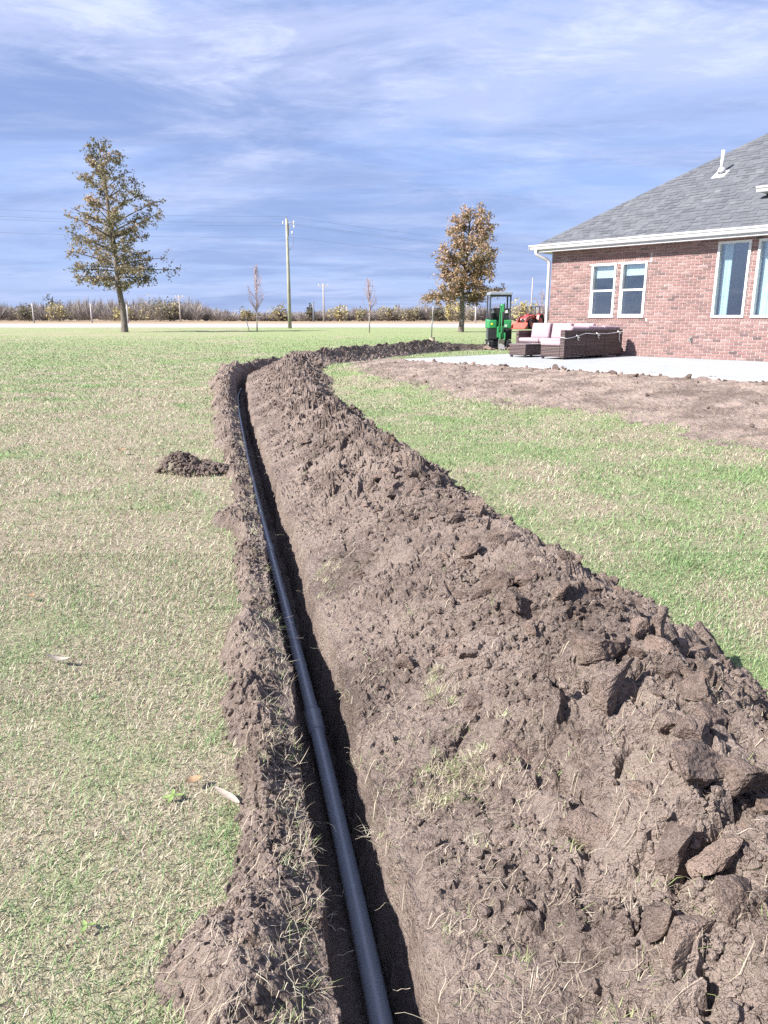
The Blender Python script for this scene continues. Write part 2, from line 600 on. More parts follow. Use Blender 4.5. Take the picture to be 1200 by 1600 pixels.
def blocks(x, y, f, seed, amp, tilt, keep=0.0):
    """broken plates: each cell is a tilted flat facet with a crack round it"""
    X = x * f; Y = y * f
    ix = np.floor(X); iy = np.floor(Y)
    f1 = np.full(X.shape, 9.0); f2 = f1.copy(); ci = np.zeros(X.shape); cj = ci.copy(); px_ = ci.copy(); py_ = ci.copy()
    for dx in (-1, 0, 1):
        for dy in (-1, 0, 1):
            cx = ix + dx; cy = iy + dy
            px = cx + 0.08 + 0.84 * _hash(cx, cy, seed); py = cy + 0.08 + 0.84 * _hash(cx, cy, seed + 51)
            d = np.abs(px - X) * 0.75 + np.maximum(np.abs(px - X), np.abs(py - Y)) * 0.5 + np.abs(py - Y) * 0.6
            m = d < f1
            f2 = np.where(m, f1, np.minimum(f2, d)); f1 = np.where(m, d, f1)
            ci = np.where(m, cx, ci); cj = np.where(m, cy, cj); px_ = np.where(m, px, px_); py_ = np.where(m, py, py_)
    h = _hash(ci, cj, seed + 7)
    gx_ = (_hash(ci, cj, seed + 8) - .5) * tilt; gy_ = (_hash(ci, cj, seed + 9) - .5) * tilt
    on = sstep((h - keep) * 8) if keep > 0 else 1.0
    crack = np.exp(-(f2 - f1) * 9.0)
    return on * (amp * (h - keep) / (1 - keep) + (gx_ * (X - px_) + gy_ * (Y - py_)) / f) - amp * 0.55 * crack * (0.35 + 0.65 * on)


def lumps(s, t, fine=1.0, big=1.0):
    """clod relief of tipped soil, metres"""
    wx = s + 0.07 * (fbm(s * 5, t * 5, 3, 21) - .5) + 0.010 * (fbm(s * 45, t * 45, 2, 23) - .5)
    wy = t + 0.07 * (fbm(s * 5, t * 5, 3, 22) - .5) + 0.010 * (fbm(s * 45, t * 45, 2, 24) - .5)
    z = big * (blocks(wx, wy, 4.6, 31, 0.068, 0.8, 0.35) + blocks(wx + 9, wy, 8.5, 36, 0.055, 1.0, 0.30))
    crumbly = sstep((fbm(s * 2.3, t * 2.3, 3, 44) - .36) * 4.0)
    z = z + (0.35 + 0.65 * big) * (0.35 + 0.65 * crumbly) * blocks(wx * 1.1 + 3.3, wy, 17.0, 32, 0.026, 0.9, 0.2)
    z = z + fine * (0.30 + 0.70 * crumbly) * (blocks(wx, wy * 1.1 + 1.7, 40.0, 33, 0.0125, 1.0, 0.1) + blocks(s, t, 78.0, 37, 0.0065, 1.0))
    z = z + 0.030 * (fbm(s * 4.2, t * 4.2, 4, 41) - .5) + 0.006 * (fbm(s * 60, t * 60, 3, 43, .7) - .5)
    return z + 0.004


def strip_h(s, t):
    """height of the dug ground over the lawn: left bank, trench, right-hand mound"""
    s = np.asarray(s, float); t = np.asarray(t, float)
    jl = 0.018 * (fbm(s * 2.1, s * 0, 3, 61) - .5) * 2 + 0.009 * (vn(s * 17, s * 0, 62) - .5) * 2
    jr = 0.014 * (fbm(s * 2.4, s * 0 + 5, 3, 63) - .5) * 2 + 0.008 * (vn(s * 13, s * 0, 64) - .5) * 2
    tt = t - jl
    # left bank
    lw = np.interp(s, *_SL) * (0.52 + 0.95 * fbm(s * 2.6, s * 0 + 2, 3, 65)) + 0.10 * (fbm(s * 7, t * 7, 3, 66) - .5)
    lw = np.maximum(lw, 0.10)
    m = 1 - np.maximum(-tt, 0) / lw
    lh = np.interp(s, *_SLH) * (0.45 + 1.1 * fbm(s * 2.6, t * 2.6 + 7, 3, 67))
    mask = sstep(np.clip(m * 2.2, 0, 1))
    lip = 0.35 + 0.65 * sstep(np.maximum(-tt, 0) / 0.13)
    lumL = lumps(s, t, 1.0, 0.55)
    zl = mask * (lip * (lh + 0.9 * lumL) + 0.006) + np.where(m < 0.06, np.maximum((m - 0.06) * 0.35, -0.06), 0)
    # right mound
    W = np.interp(s, *_SW) * (0.93 + 0.16 * fbm(s * 1.4, s * 0 + 3, 3, 68)); Hm = np.interp(s, *_SH) * (0.78 + 0.44 * fbm(s * 1.1, s * 0 + 9, 4, 69))
    q = (tt - TR_C - jr) / W
    q = q + 0.05 * (fbm(s * 3.3, t * 3.3, 3, 70) - .5)
    qq = np.clip(q, 0, 1)
    up = qq / 0.6
    f = np.where(qq < 0.6, 0.45 * up + 0.55 * sstep(up), 1 - sstep((qq - 0.6) / 0.4) ** 0.9)
    edge = sstep(np.clip(q * 30, 0, 1)) * sstep(np.clip((1.06 - q) * 6, 0, 1))
    rough_ = sstep((fbm(s * 1.3, t * 1.3, 3, 75) - .25) * 2.6)
    cl = 0.12 + 0.95 * sstep((q - 0.06) * 3.0) * (0.35 + 0.65 * rough_)        # the toe beside the trench is finer
    zr = Hm * f + edge * lumps(s, t, 1.0, cl) + 0.006 * (fbm(s * 26, t * 26, 4, 73, .6) - .5)
    zr = zr + np.where(q > 1.0, np.maximum((1.0 - q) * 0.5, -0.06), 0)
    # trench
    zf = FLOOR_Z + 0.03 * (fbm(s * 9, t * 9, 4, 71) - .5) + 0.05 * (fbm(s * .8, s * 0, 2, 72) - .5)
    rough = 0.020 * (fbm(s * 16, t * 40, 4, 74) - .5)
    a = np.clip(tt / TR_A, 0, 1)
    z_left = zl * (1 - a) + zf * a
    b = np.clip((tt - TR_B - 0.3 * jr) / np.maximum(TR_C + jr - TR_B - 0.3 * jr, 0.02), 0, 1)
    bb = b ** 0.80
    z_right = zf * (1 - bb) + zr * bb + rough * np.sin(np.pi * b)
    z = np.where(tt < 0, zl, np.where(tt < TR_A, z_left, z_right))
    return z


def soil_over_lawn(x, y):
    """how far dug soil stands over the turf at a place (negative: turf shows)"""
    S, Tt = xy_to_st(x, y)
    out = np.full(len(S), -1.0)
    m = (Tt > -1.2) & (Tt < 2.6) & (S > 0) & (S < S_MAX - 0.02)
    if m.any():
        out[m] = strip_h(S[m], Tt[m])
        tr = m & (Tt > -0.02) & (Tt < 0.30)
        out[tr] = 1.0
    return out


def graded_h(x, y):
    """bare graded fill in front of the patio, height over the turf"""
    u, o = house_uv(x, y)
    lim = np.interp(u, [-2.2, -1.6, -0.7, 0.7, 1.3, 3.1, 4.7, 6.1, 7.2, 8.3, 9.4, 10.2, 12, 16], [5.6, 6.1, 6.9, 7.55, 7.8, 8.35, 8.75, 8.95, 8.95, 9.2, 9.6, 9.85, 10.1, 10.3])
    d = lim - o + 0.9 * (fbm(x * 0.8, y * 0.8, 4, 81) - .5) + 0.7 * (fbm(x * 4, y * 4, 3, 82) - .5)
    d = np.minimum(d, (u + 2.1) * 1.2 + 0.5 * (fbm(x * 1.5, y * 1.5, 3, 83) - .5))
    h = 0.032 * sstep(d / 1.5) - 0.010
    amp = sstep(d / 0.6)
    f1, f2, c = worley(x * 6, y * 6, 84)
    h = h + amp * (0.030 * (fbm(x * 2.5, y * 2.5, 4, 85) - .5) + np.clip(f2 - f1, 0, .4) * sstep((c - .55) * 4) * 0.045 + 0.012 * (fbm(x * 22, y * 22, 3, 86) - .5))
    f1, f2, c = worley(x * 16, y * 16, 87)
    h = h + amp * np.clip(f2 - f1, 0, .4) * sstep((c - .6) * 4) * 0.03 + amp * blocks(x, y, 11.0, 88, 0.016, 0.4, 0.3)
    return np.where(d < 0, np.maximum(-0.012 + d * 0.1, -0.05), h)


# ------------------------------------------------ the lawn sheet, to the horizon
def graded(lo, hi, step, far, grow=1.22):
    mid = list(np.arange(lo, hi + 1e-6, step))
    a = []; q = hi; d = step
    while q < far[1]:
        d *= grow; q += d; a.append(q)
    b = []; q = lo; d = step
    while q > far[0]:
        d *= grow; q -= d; b.append(q)
    return np.array(b[::-1] + mid + a)


gx = graded(-5.2, 9.0, 0.075, (-2600, 2600))
gy = graded(-0.6, 34.6, 0.075, (-300, 4000), 1.16)
GX, GY = np.meshgrid(gx, gy)
z = ground_z(GX, GY)
S_, T_ = xy_to_st(GX.ravel(), GY.ravel())
low = (T_ > -0.05) & (T_ < 0.36) & (S_ > 0.0) & (S_ < S_MAX - 0.05)
z = z.ravel(); z[low] -= 0.62
V = np.stack([GX.ravel(), GY.ravel(), z], 1)
ny, nx = GX.shape
ii = (np.arange(ny - 1)[:, None] * nx + np.arange(nx - 1)[None]).ravel()
F = np.stack([ii, ii + 1, ii + nx + 1, ii + nx], 1)
lawn = link('lawn', tri_mesh('lawn', V, F, smooth=True), M['lawn'])
tag(lawn, kind='structure', label='flat lawn of patchy green and straw-dry turf around the trench')

# ------------------------------------------------ dug strip: bank, trench, mound
rows = [S_OF_Y(0.45)]
while rows[-1] < S_MAX - 0.01:
    d = max(0.95, np.interp(rows[-1], _ss, _py))
    rows.append(rows[-1] + max(0.0075, 0.0043 * d))
rows = np.array(rows[:-1] + [S_MAX])
t_bank = np.concatenate([np.arange(-1.0, -0.5, 0.03), np.arange(-0.5, -0.05, 0.0105), np.arange(-0.05, -0.0001, 0.006), [0.0]])
t_trench = np.concatenate([np.arange(0.0, 0.06, 0.0055), np.arange(0.06, 0.13, 0.014), np.arange(0.13, 0.3001, 0.0095)])
t_trench[-1] = 0.30
t_mound = np.concatenate([[0.30], np.arange(0.309, 1.5, 0.0100), np.arange(1.5, 2.45, 0.019)])


def strip_mesh(name, tv):
    SS, TT = np.meshgrid(rows, tv, indexing='ij')
    ds = np.gradient(rows)[:, None] * rng.uniform(-.38, .38, SS.shape); dt = np.gradient(tv)[None] * rng.uniform(-.38, .38, SS.shape)
    dt[:, [0, -1]] = 0; ds[:, [0, -1]] = 0; ds[[0, -1]] = 0
    SS = SS + ds; TT = TT + dt
    x, y = st_to_xy(SS, TT)
    zz = strip_h(SS, TT) + ground_z(x, y)
    Vv = np.stack([x.ravel(), y.ravel(), zz.ravel()], 1)
    n0, n1 = SS.shape
    i = (np.arange(n0 - 1)[:, None] * n1 + np.arange(n1 - 1)[None]).ravel()
    return tri_mesh(name, Vv, np.stack([i, i + 1, i + n1 + 1, i + n1], 1)[:, ::-1], smooth=False)


bank = link('soil_bank', strip_mesh('soil_bank', t_bank), M['soil'])
tag(bank, 'low crumbly strip of brown soil along the left lip of the trench', 'soil bank')
trench = link('trench', strip_mesh('trench', t_trench), M['soil'])
tag(trench, 'narrow trench cut in brown soil with a pipe on its floor', kind='structure')
mound = link('dirt_mound', strip_mesh('dirt_mound', t_mound), M['soil'])
tag(mound, 'long mound of dug brown soil curving along the right side of the trench', 'dirt mound')


# ------------------------------------------------ bare graded fill before the patio
gu = np.concatenate([np.arange(-3.0, 9.5, 0.045), np.arange(9.5, 17, 0.15)])
go = np.arange(PATIO_OUT - 0.4, 10.9, 0.045)
GU, GO = np.meshgrid(gu, go)
x = HC[0] + GU * HW[0] + GO * HN[0]; y = HC[1] + GU * HW[1] + GO * HN[1]
zz = ground_z(x, y) + graded_h(x, y)
n0, n1 = GU.shape
i = (np.arange(n0 - 1)[:, None] * n1 + np.arange(n1 - 1)[None]).ravel()
_gh = graded_h(x, y).ravel()
_ff = np.stack([i, i + 1, i + n1 + 1, i + n1], 1)
_ff = _ff[_gh[_ff].max(1) > -0.03]
fill = link('bare_soil', tri_mesh('bare_soil', np.stack([x.ravel(), y.ravel(), zz.ravel()], 1), _ff, smooth=False), M['graded'])
tag(fill, 'strip of bare graded soil between the lawn and the concrete patio', kind='structure')

# ------------------------------------------------ patio slab
M['concrete'] = simple_mat('new_concrete', (0.315, 0.325, 0.335), 0.8, 0.25, var=0.06, nscale=1.2, bump=0.15, bscale=180, space='pos')


def hpt(u, o, z): return (HC[0] + u * HW[0] + o * HN[0], HC[1] + u * HW[1] + o * HN[1], z)


pat = empty('patio', hpt(0, 0, 0), math.atan2(HW[1], HW[0]))
tag(pat, 'pale new concrete patio slab behind the brick house', kind='structure')
for a, b_ in ((-0.10, 4.55), (4.56, 9.2), (9.21, 13.9)):           # control joints split the slab
    for c, d in ((-PATIO_OUT, -2.68), (-2.67, -0.005)):
        MB().box(a, b_, c, d, 0.10, PATIO_Z, bev=0.008).build('slab', M['concrete'], pat)

# ------------------------------------------------ road and field beyond the lawn
def mat_road():
    m, nt, b = new_mat('pale_old_asphalt')
    T = NT(nt)
    P = T.pos()
    f = T.noise(P, 0.25, 5, 0.6)
    T.link(T.mix(T.ramp(f, 0.3, 0.7), (0.29, 0.28, 0.275), (0.36, 0.35, 0.34)), b.inputs['Base Color'])  # the road's own pale grey, faintly mottled at random
    b.inputs['Roughness'].default_value = 0.9
    return m


def mat_field():
    m, nt, b = new_mat('dry_field_grass')
    T = NT(nt)
    P = T.pos()
    mp = T.n('ShaderNodeMapping', {'Vector': P, 'Scale': (0.06, 0.5, 1)}).outputs[0]
    f = T.noise(mp, 1.0, 6, 0.65)
    c = T.colramp(f, [(0.28, (0.20, 0.14, 0.10)), (0.45, (0.28, 0.21, 0.15)), (0.58, (0.33, 0.255, 0.17)), (0.75, (0.27, 0.23, 0.12))])
    T.link(c, b.inputs['Base Color'])
    b.inputs['Roughness'].default_value = 0.95
    b.inputs['Specular IOR Level'].default_value = 0.05
    return m


M['road'] = mat_road(); M['field'] = mat_field()
xs = np.linspace(-420, 420, 57)


def ribbon(name, prof, mat, xr=xs, wob=0.0, seed=3):
    """strip along x; prof = list of (y, z)"""
    Vv = []; Ff = []
    for i_, xx in enumerate(xr):
        for (yy, zz_) in prof:
            Vv.append((xx, yy + wob * (fbm(np.array([xx * 0.05]), np.array([yy]), 3, seed)[0] - .5), zz_))
    k = len(prof)
    for i_ in range(len(xr) - 1):
        for j in range(k - 1):
            Ff.append((i_ * k + j, (i_ + 1) * k + j, (i_ + 1) * k + j + 1, i_ * k + j + 1))
    return link(name, tri_mesh(name, np.array(Vv), np.array(Ff), smooth=False), mat)


road = ribbon('road', [(100.6, -0.05), (101.0, 0.02), (101.4, 0.06), (112.6, 0.38), (113.2, 0.34), (113.6, 0.2)], M['road'])
tag(road, 'pale two-lane road crossing behind the lawn', kind='structure')
fld = ribbon('field', [(112.9, 0.25), (113.3, 0.40), (117, 0.45), (125, 0.44), (160, 0.45), (400, 0.46), (1500, 0.47)], M['field'], np.linspace(-1200, 1200, 81))
tag(fld, 'strip of dry tan grass between the road and the far trees', kind='structure')
M['mark'] = simple_mat('yellow_road_paint', (0.62, 0.45, 0.12), 0.7, 0.2)
mk = ribbon('road_line', [(106.7, 0.06 + 0.32 * 5.3 / 11.2 + 0.006), (106.85, 0.06 + 0.32 * 5.45 / 11.2 + 0.006)], M['mark'])
mk.parent = road

# ------------------------------------------------ grass blades
def blade_arrays(x, y, z, L, Wd, az, lean, seg2, curl):
    """blades rooted at x,y,z; lean 0 upright .. 1 flat. Returns V, F, idx of blade for each vertex"""
    n = len(x)
    dx = np.cos(az); dy = np.sin(az)
    sx = -dy; sy = dx
    ln = np.clip(lean, 0, 1) * (math.pi / 2)
    ch = np.cos(ln); sh = np.sin(ln)
    ln2 = np.clip(lean + curl, 0, 1.15) * (math.pi / 2)
    ch2 = np.cos(ln2); sh2 = np.sin(ln2)
    base = np.stack([x, y, z], 1)
    side = np.stack([sx, sy, np.zeros(n)], 1) * (Wd / 2)[:, None]
    mid = base + np.stack([dx * sh, dy * sh, ch], 1) * (L * 0.55)[:, None]
    tip = mid + np.stack([dx * sh2, dy * sh2, ch2], 1) * (L * 0.45)[:, None]
    if seg2:
        Vv = np.stack([base - side, base + side, mid + side * 0.8, mid - side * 0.8, tip], 1).reshape(-1, 3)
        o = np.arange(n)[:, None] * 5
        Ff = np.concatenate([o + [0, 1, 2], o + [0, 2, 3], o + [3, 2, 4]])
        return Vv, Ff, np.repeat(np.arange(n), 5)
    Vv = np.stack([base - side, base + side, tip], 1).reshape(-1, 3)
    o = np.arange(n)[:, None] * 3
    return Vv, o + [0, 1, 2], np.repeat(np.arange(n), 3)


def in_view(x, y, margin):
    return (np.abs(x) < 0.60 * y + margin)


def turf(name, y0, y1, dens, L, Wd, seg2, label, lean=(0.25, 0.75), margin=0.7):
    pts = []
    ya = y0
    while ya < y1:
        yb = min(y1, ya * 1.18)
        hw = 0.60 * yb + margin
        n = int(dens(0.5 * (ya + yb)) * 2 * hw * (yb - ya))
        pts.append(np.stack([rng.uniform(-hw, hw, n), rng.uniform(ya, yb, n)], 1))
        ya = yb
    p = np.concatenate(pts)
    x, y = p[:, 0], p[:, 1]
    u, o = house_uv(x, y)
    k = ~((u > -0.15) & (o < PATIO_OUT + 0.02) & (u < 16))
    # clumpy cover, thinner where the turf is worn
    k &= rng.random(len(x)) < np.clip((58 - y) / 34, 0, 1)
    k &= rng.random(len(x)) < (0.30 + 1.0 * fbm(x * 5, y * 5, 3, 91)) * (0.55 + 0.75 * fbm(x * 1.1, y * 1.1, 3, 92))
    p = p[k]; x, y = p[:, 0], p[:, 1]
    k = (soil_over_lawn(x, y) < 0.004)
    gh = graded_h(x, y); u, o = house_uv(x, y)
    zone = (u > -3) & (o > PATIO_OUT - 0.5) & (o < 10.8)
    k &= ~(zone & (gh > 0.004) & (rng.random(len(x)) > 0.02 + 0.55 * (1 - sstep((gh - 0.004) / 0.020))))
    p = p[k]; x, y = p[:, 0], p[:, 1]
    n = len(x)
    d = np.hypot(x, y)
    Ls = L * rng.uniform(0.55, 1.35, n) * (0.75 + 0.5 * fbm(x * 3, y * 3, 2, 93))
    Ws = Wd(d) * rng.uniform(0.6, 1.35, n)
    r = rng.random(n); r2 = rng.random(n)
    ln = np.where(r > 0.5, rng.uniform(lean[0] + 0.15, lean[1] + 0.25, n), rng.uniform(lean[0], lean[1], n))
    Vv, Ff, idx = blade_arrays(x, y, ground_z(x, y) - 0.004, Ls, Ws, rng.uniform(0, 2 * math.pi, n), ln, seg2, rng.uniform(0, 0.4, n))
    o = link(name, tri_mesh(name, Vv, Ff, {'rnd': r[idx], 'rnd2': r2[idx]}), M['blade'])
    tag(o, label, 'grass', kind='stuff')
    return n


nb = turf('grass', 0.95, 4.2, lambda y: 27000, 0.031, lambda d: 0.0017 + 0.00035 * d, True, 'short patchy blades of green and straw grass nearest the trench')
nb2 = turf('grass', 4.2, 11.0, lambda y: 5200 * (5.0 / y) ** 1.25, 0.046, lambda d: 0.0016 + 0.00095 * d, False, 'short sunlit turf blades on the middle lawn', margin=1.0)
nb3 = turf('grass', 11.0, 58.0, lambda y: 1250 * (12.0 / y) ** 1.75, 0.055, lambda d: 0.0010 * d + 0.002, False, 'short turf blades far across the lawn', margin=1.5)
print('blades', nb, nb2, nb3)

# ---------------------------------------------------------------- the pipe on the trench floor
pipe = empty('drain_pipe', (0, 0, 0))
tag(pipe, 'long black plastic pipe, its colour lifted to blue-grey for skylight, with sleeve joints lying in the trench', 'pipe')
PR = 0.0295


_pf = np.polyfit([0.4, 1.0, 1.48, 2.17, 2.87, 3.72, 5.29, 7.81, 10.4, 12.9, 15.0, 18.0], [0.175, 0.070, -0.012, -0.142, -0.312, -0.500, -0.832, -1.425, -1.985, -2.50, -2.94, -3.40], 5)


def pipe_pt(s):
    yy = float(np.interp(s, _ss, _py))
    z_ = np.interp(yy, [0, 5, 9, 13, 15, 18], [-0.315, -0.315, -0.30, -0.27, -0.26, -0.30])
    return (float(np.polyval(_pf, yy)), yy, float(z_))


joints = [float(S_OF_Y(2.86)), float(S_OF_Y(5.28))]
ends = [float(S_OF_Y(0.35))] + joints + [float(S_OF_Y(18.5))]
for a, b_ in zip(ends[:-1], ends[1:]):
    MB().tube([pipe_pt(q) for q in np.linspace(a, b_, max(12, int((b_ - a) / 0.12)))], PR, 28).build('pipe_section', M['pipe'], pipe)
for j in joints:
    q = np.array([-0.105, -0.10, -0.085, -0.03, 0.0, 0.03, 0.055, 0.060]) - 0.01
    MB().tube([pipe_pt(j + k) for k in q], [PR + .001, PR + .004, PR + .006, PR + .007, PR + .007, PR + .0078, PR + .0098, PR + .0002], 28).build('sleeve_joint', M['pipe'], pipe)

# ---------------------------------------------------------------- clods and crumbs
def noise3(v, f, seed):
    return (vn(v[:, 0] * f + 3.1, v[:, 1] * f + v[:, 2] * f * 0.7, seed) + vn(v[:, 1] * f - 1.7, v[:, 2] * f + v[:, 0] * f * 0.6, seed + 1)) / 2 - 0.5


def ico(sub):
    bm = bmesh.new(); bmesh.ops.create_icosphere(bm, subdivisions=sub, radius=1.0)
    bm.verts.index_update()
    v = np.array([q.co[:] for q in bm.verts]); f = np.array([[q.index for q in fc.verts] for fc in bm.faces]); bm.free()
    return v, f


def clod_mesh(seed, flat=0.6, cuts=8):
    g_ = np.random.default_rng(seed)
    v, f = ico(4)
    v = np.sign(v) * np.abs(v) ** 0.75 * np.array([1.0, 0.75, flat])
    v = v * (1 + 0.35 * noise3(v, 1.3, seed)[:, None])
    for k in range(cuts):
        nn = g_.normal(size=3); nn[2] *= 0.7; nn /= np.linalg.norm(nn)
        r = np.abs(v @ nn).max()
        dd = g_.uniform(0.30, 0.78) * r
        ex = np.maximum(v @ nn - dd, 0)
        v = v - ex[:, None] * nn * 0.95
    for fr, am in ((3.0, .22), (7.0, .20), (14.0, .15), (28.0, .10)):
        v = v * (1 + am * noise3(v, fr, seed + int(fr * 3)))[:, None]
    me = tri_mesh('clod', v, f, smooth=False)
    me.materials.append(M['clod'])
    return me


CLODS = [clod_mesh(100 + k, [0.45, 0.6, 0.75, 0.38, 0.55][k % 5], 9 + k % 6) for k in range(14)]


def soil_z(s, t):
    x_, y_ = st_to_xy(np.array([s]), np.array([t]))
    return float(x_[0]), float(y_[0]), float(strip_h(np.array([s]), np.array([t]))[0] + ground_z(x_, y_)[0])


def put_clod(parent, x_, y_, z_, size, sink=0.25, k=None, rot=None, name='clod'):
    me = CLODS[rng.integers(len(CLODS))] if k is None else CLODS[k]
    o = bpy.data.objects.new(name, me)
    COL.objects.link(o)
    o.parent = parent
    sc_ = (size * rng.uniform(0.85, 1.2), size * rng.uniform(0.8, 1.15), size * rng.uniform(0.75, 1.1))
    o.scale = sc_
    o.location = (x_, y_, z_ + sc_[2] * (0.45 - sink))
    o.rotation_euler = rot if rot else (rng.normal(0, 0.45), rng.normal(0, 0.45), rng.uniform(0, 6.28))
    return o


# the big sliced blocks that can be picked out one by one
big = [(0.63, 1.93, .155, 3, .2), (1.06, 2.10, .12, 3, .7), (0.93, 2.36, .10, 3, .1), (0.075, 2.56, .070, 0, .3), (0.285, 2.40, .065, 8, .8), (0.52, 2.47, .085, 3, .6),
       (0.55, 1.13, .13, 3, -.3), (0.48, 2.96, .11, 1, -.5), (0.86, 1.86, .10, 5, .2), (0.66, 2.14, .13, 10, -.3), (0.96, 4.15, .07, 2, 0.), (0.52, 4.0, .10, 7, .5),
       (0.78, 1.48, .11, 0, .9), (0.49, 1.52, .10, 13, -.4), (0.40, 2.90, .085, 3, -.7), (1.05, 1.72, .12, 6, .4), (0.74, 1.62, .08, 11, 1.2), (0.36, 1.86, .07, 12, .4), (0.30, 2.2, .075, 4, 1.0)]
nclod = 0
for (x_, y_, sz, k, rz) in big:
    s_, t_ = xy_to_st(np.array([x_]), np.array([y_]))
    if t_[0] < 0.3: t_[0] = 0.4
    a, b_, c = soil_z(float(s_[0]), float(t_[0]))
    put_clod(mound, a, b_, c, sz * 0.92, 0.30, k, (rng.normal(0, 0.15), rng.normal(-0.08, 0.15), rz)); nclod += 1
for k in range(120):
    yy = 0.95 * (5.5 / 0.95) ** rng.random()
    s_ = float(S_OF_Y(yy)); t_ = TR_C + rng.uniform(0.36, 1.0) * float(np.interp(s_, *_SW))
    x_, y_, z_ = soil_z(s_, t_)
    if abs(x_) > 0.60 * y_ + 0.3: continue
    put_clod(mound, x_, y_, z_, rng.uniform(0.035, 0.085), 0.36, None, (rng.normal(0, .2), rng.normal(0, .2), rng.uniform(0, 6.28))); nclod += 1
while nclod < 296:
    yy = 0.9 * (24 / 0.9) ** (rng.random() ** 1.25)
    s_ = float(S_OF_Y(yy)); W_ = float(np.interp(s_, *_SW))
    q = rng.beta(2.4, 1.7) * 1.10
    t_ = TR_C + 0.06 + q * W_
    x_, y_, z_ = soil_z(s_, t_)
    if abs(x_) > 0.62 * y_ + 0.4: continue
    sz = min(0.11, 0.019 * math.exp(rng.normal(0.25, 0.55))) * (0.9 + 0.07 * min(yy, 12))
    if q < 0.2: sz *= 0.6
    put_clod(mound, x_, y_, z_, sz, 0.18); nclod += 1


ICO0 = ico(1)


def crumbs(name, xyz, sizes, parent, mat, sink=0.2):
    n = len(xyz)
    v0, f0 = ICO0
    qd = rng.normal(size=(n, 4)); qd /= np.linalg.norm(qd, axis=1)[:, None]
    w, a, b_, c = qd.T
    Rm = np.stack([1 - 2 * (b_ * b_ + c * c), 2 * (a * b_ - c * w), 2 * (a * c + b_ * w), 2 * (a * b_ + c * w), 1 - 2 * (a * a + c * c), 2 * (b_ * c - a * w),
                   2 * (a * c - b_ * w), 2 * (b_ * c + a * w), 1 - 2 * (a * a + b_ * b_)], 1).reshape(n, 3, 3)
    scl = rng.uniform(0.6, 1.25, (n, 1, 3)) * sizes[:, None, None]
    jit = v0[None] * rng.uniform(0.72, 1.18, (n, len(v0), 1))
    vv = np.einsum('nij,nkj->nki', Rm, jit * scl)
    vv += (xyz + np.stack([np.zeros(n), np.zeros(n), sizes * (0.5 - sink)], 1))[:, None, :]
    ff = (np.arange(n)[:, None, None] * len(v0) + f0[None]).reshape(-1, 3)
    o = link(name, tri_mesh(name, vv.reshape(-1, 3), ff), mat, parent)
    tag(o, kind='stuff')
    return o


def crumb_field(n, tfun, y0, y1, smin, smax, pw):
    yy = y0 * (y1 / y0) ** (rng.random(n) ** pw)
    s_ = S_OF_Y(yy)
    t_ = tfun(n, s_)
    x_, y_ = st_to_xy(s_, t_)
    k = np.abs(x_) < 0.62 * y_ + 0.35
    z_ = strip_h(s_, t_) + ground_z(x_, y_)
    sz = smin * (smax / smin) ** (rng.random(n) ** 2.2) * (0.8 + 0.09 * yy)
    # loose crumbs gather in drifts
    k &= rng.random(n) < sstep((fbm(s_ * 2.7, t_ * 2.7, 3, 131) - .3) * 3.0)
    return np.stack([x_, y_, z_], 1)[k], sz[k]


p_, z_ = crumb_field(34000, lambda n, s_: TR_C + 0.04 + rng.beta(1.7, 1.3, n) * np.interp(s_, *_SW) * 1.10, 0.85, 20, 0.0032, 0.019, 1.2)
crumbs('soil_crumbs', p_, z_, mound, M['soil'])
p_, z_ = crumb_field(9000, lambda n, s_: -rng.beta(1.2, 1.8, n) * np.interp(s_, *_SL) * 1.7, 0.85, 20, 0.003, 0.016, 1.3)
crumbs('soil_crumbs', p_, z_, bank, M['soil'])
# a separate clump of root-bound soil thrown on the lawn and a few lumps beside the mound
heap = empty('soil_clump', (-1.70, 6.55, 0))
tag(heap, 'small dark root-bound soil clump lying alone on the lawn left of the trench', 'soil clump')
for k in range(46):
    a = rng.uniform(0, 6.28); q = rng.random() ** 0.7
    dx = 0.30 * q * math.cos(a) + 0.02; dy = 0.15 * q * math.sin(a)
    hgt = (0.17 * max(0, 1 - ((dx + 0.13) / 0.17) ** 2) + 0.08 * max(0, 1 - ((dx - 0.16) / 0.18) ** 2)) * (1 - (dy / 0.17) ** 2) + 0.02
    put_clod(heap, dx, dy, rng.uniform(0.2, 1.0) * hgt, rng.uniform(.022, .062), 0.15)
_n = 700
_a = rng.uniform(0, 6.28, _n); _q = rng.random(_n) ** 0.6
_dx = 0.36 * _q * np.cos(_a) + 0.02; _dy = 0.19 * _q * np.sin(_a)
_h = (0.18 * np.maximum(0, 1 - ((_dx + 0.13) / 0.19) ** 2) + 0.08 * np.maximum(0, 1 - ((_dx - 0.16) / 0.2) ** 2)) * np.maximum(0, 1 - (_dy / 0.19) ** 2)
crumbs('soil_crumbs', np.stack([_dx, _dy, _h], 1), rng.uniform(.006, .024, _n), heap, M['soil'])
for n_, (x_, y_, sz, lab) in enumerate([(0.94, 4.32, .075, 'dark striped clay lump on the lawn just off the right edge of the mound'),
                                        (1.62, 2.75, .06, 'flat grey clay lump lying in the grass beside the mound')]):
    o = put_clod(None, x_, y_, float(ground_z(np.array([x_]), np.array([y_]))[0]), sz, 0.08, 3 + n_, name='clay_lump')
    tag(o, lab, 'clay lump')
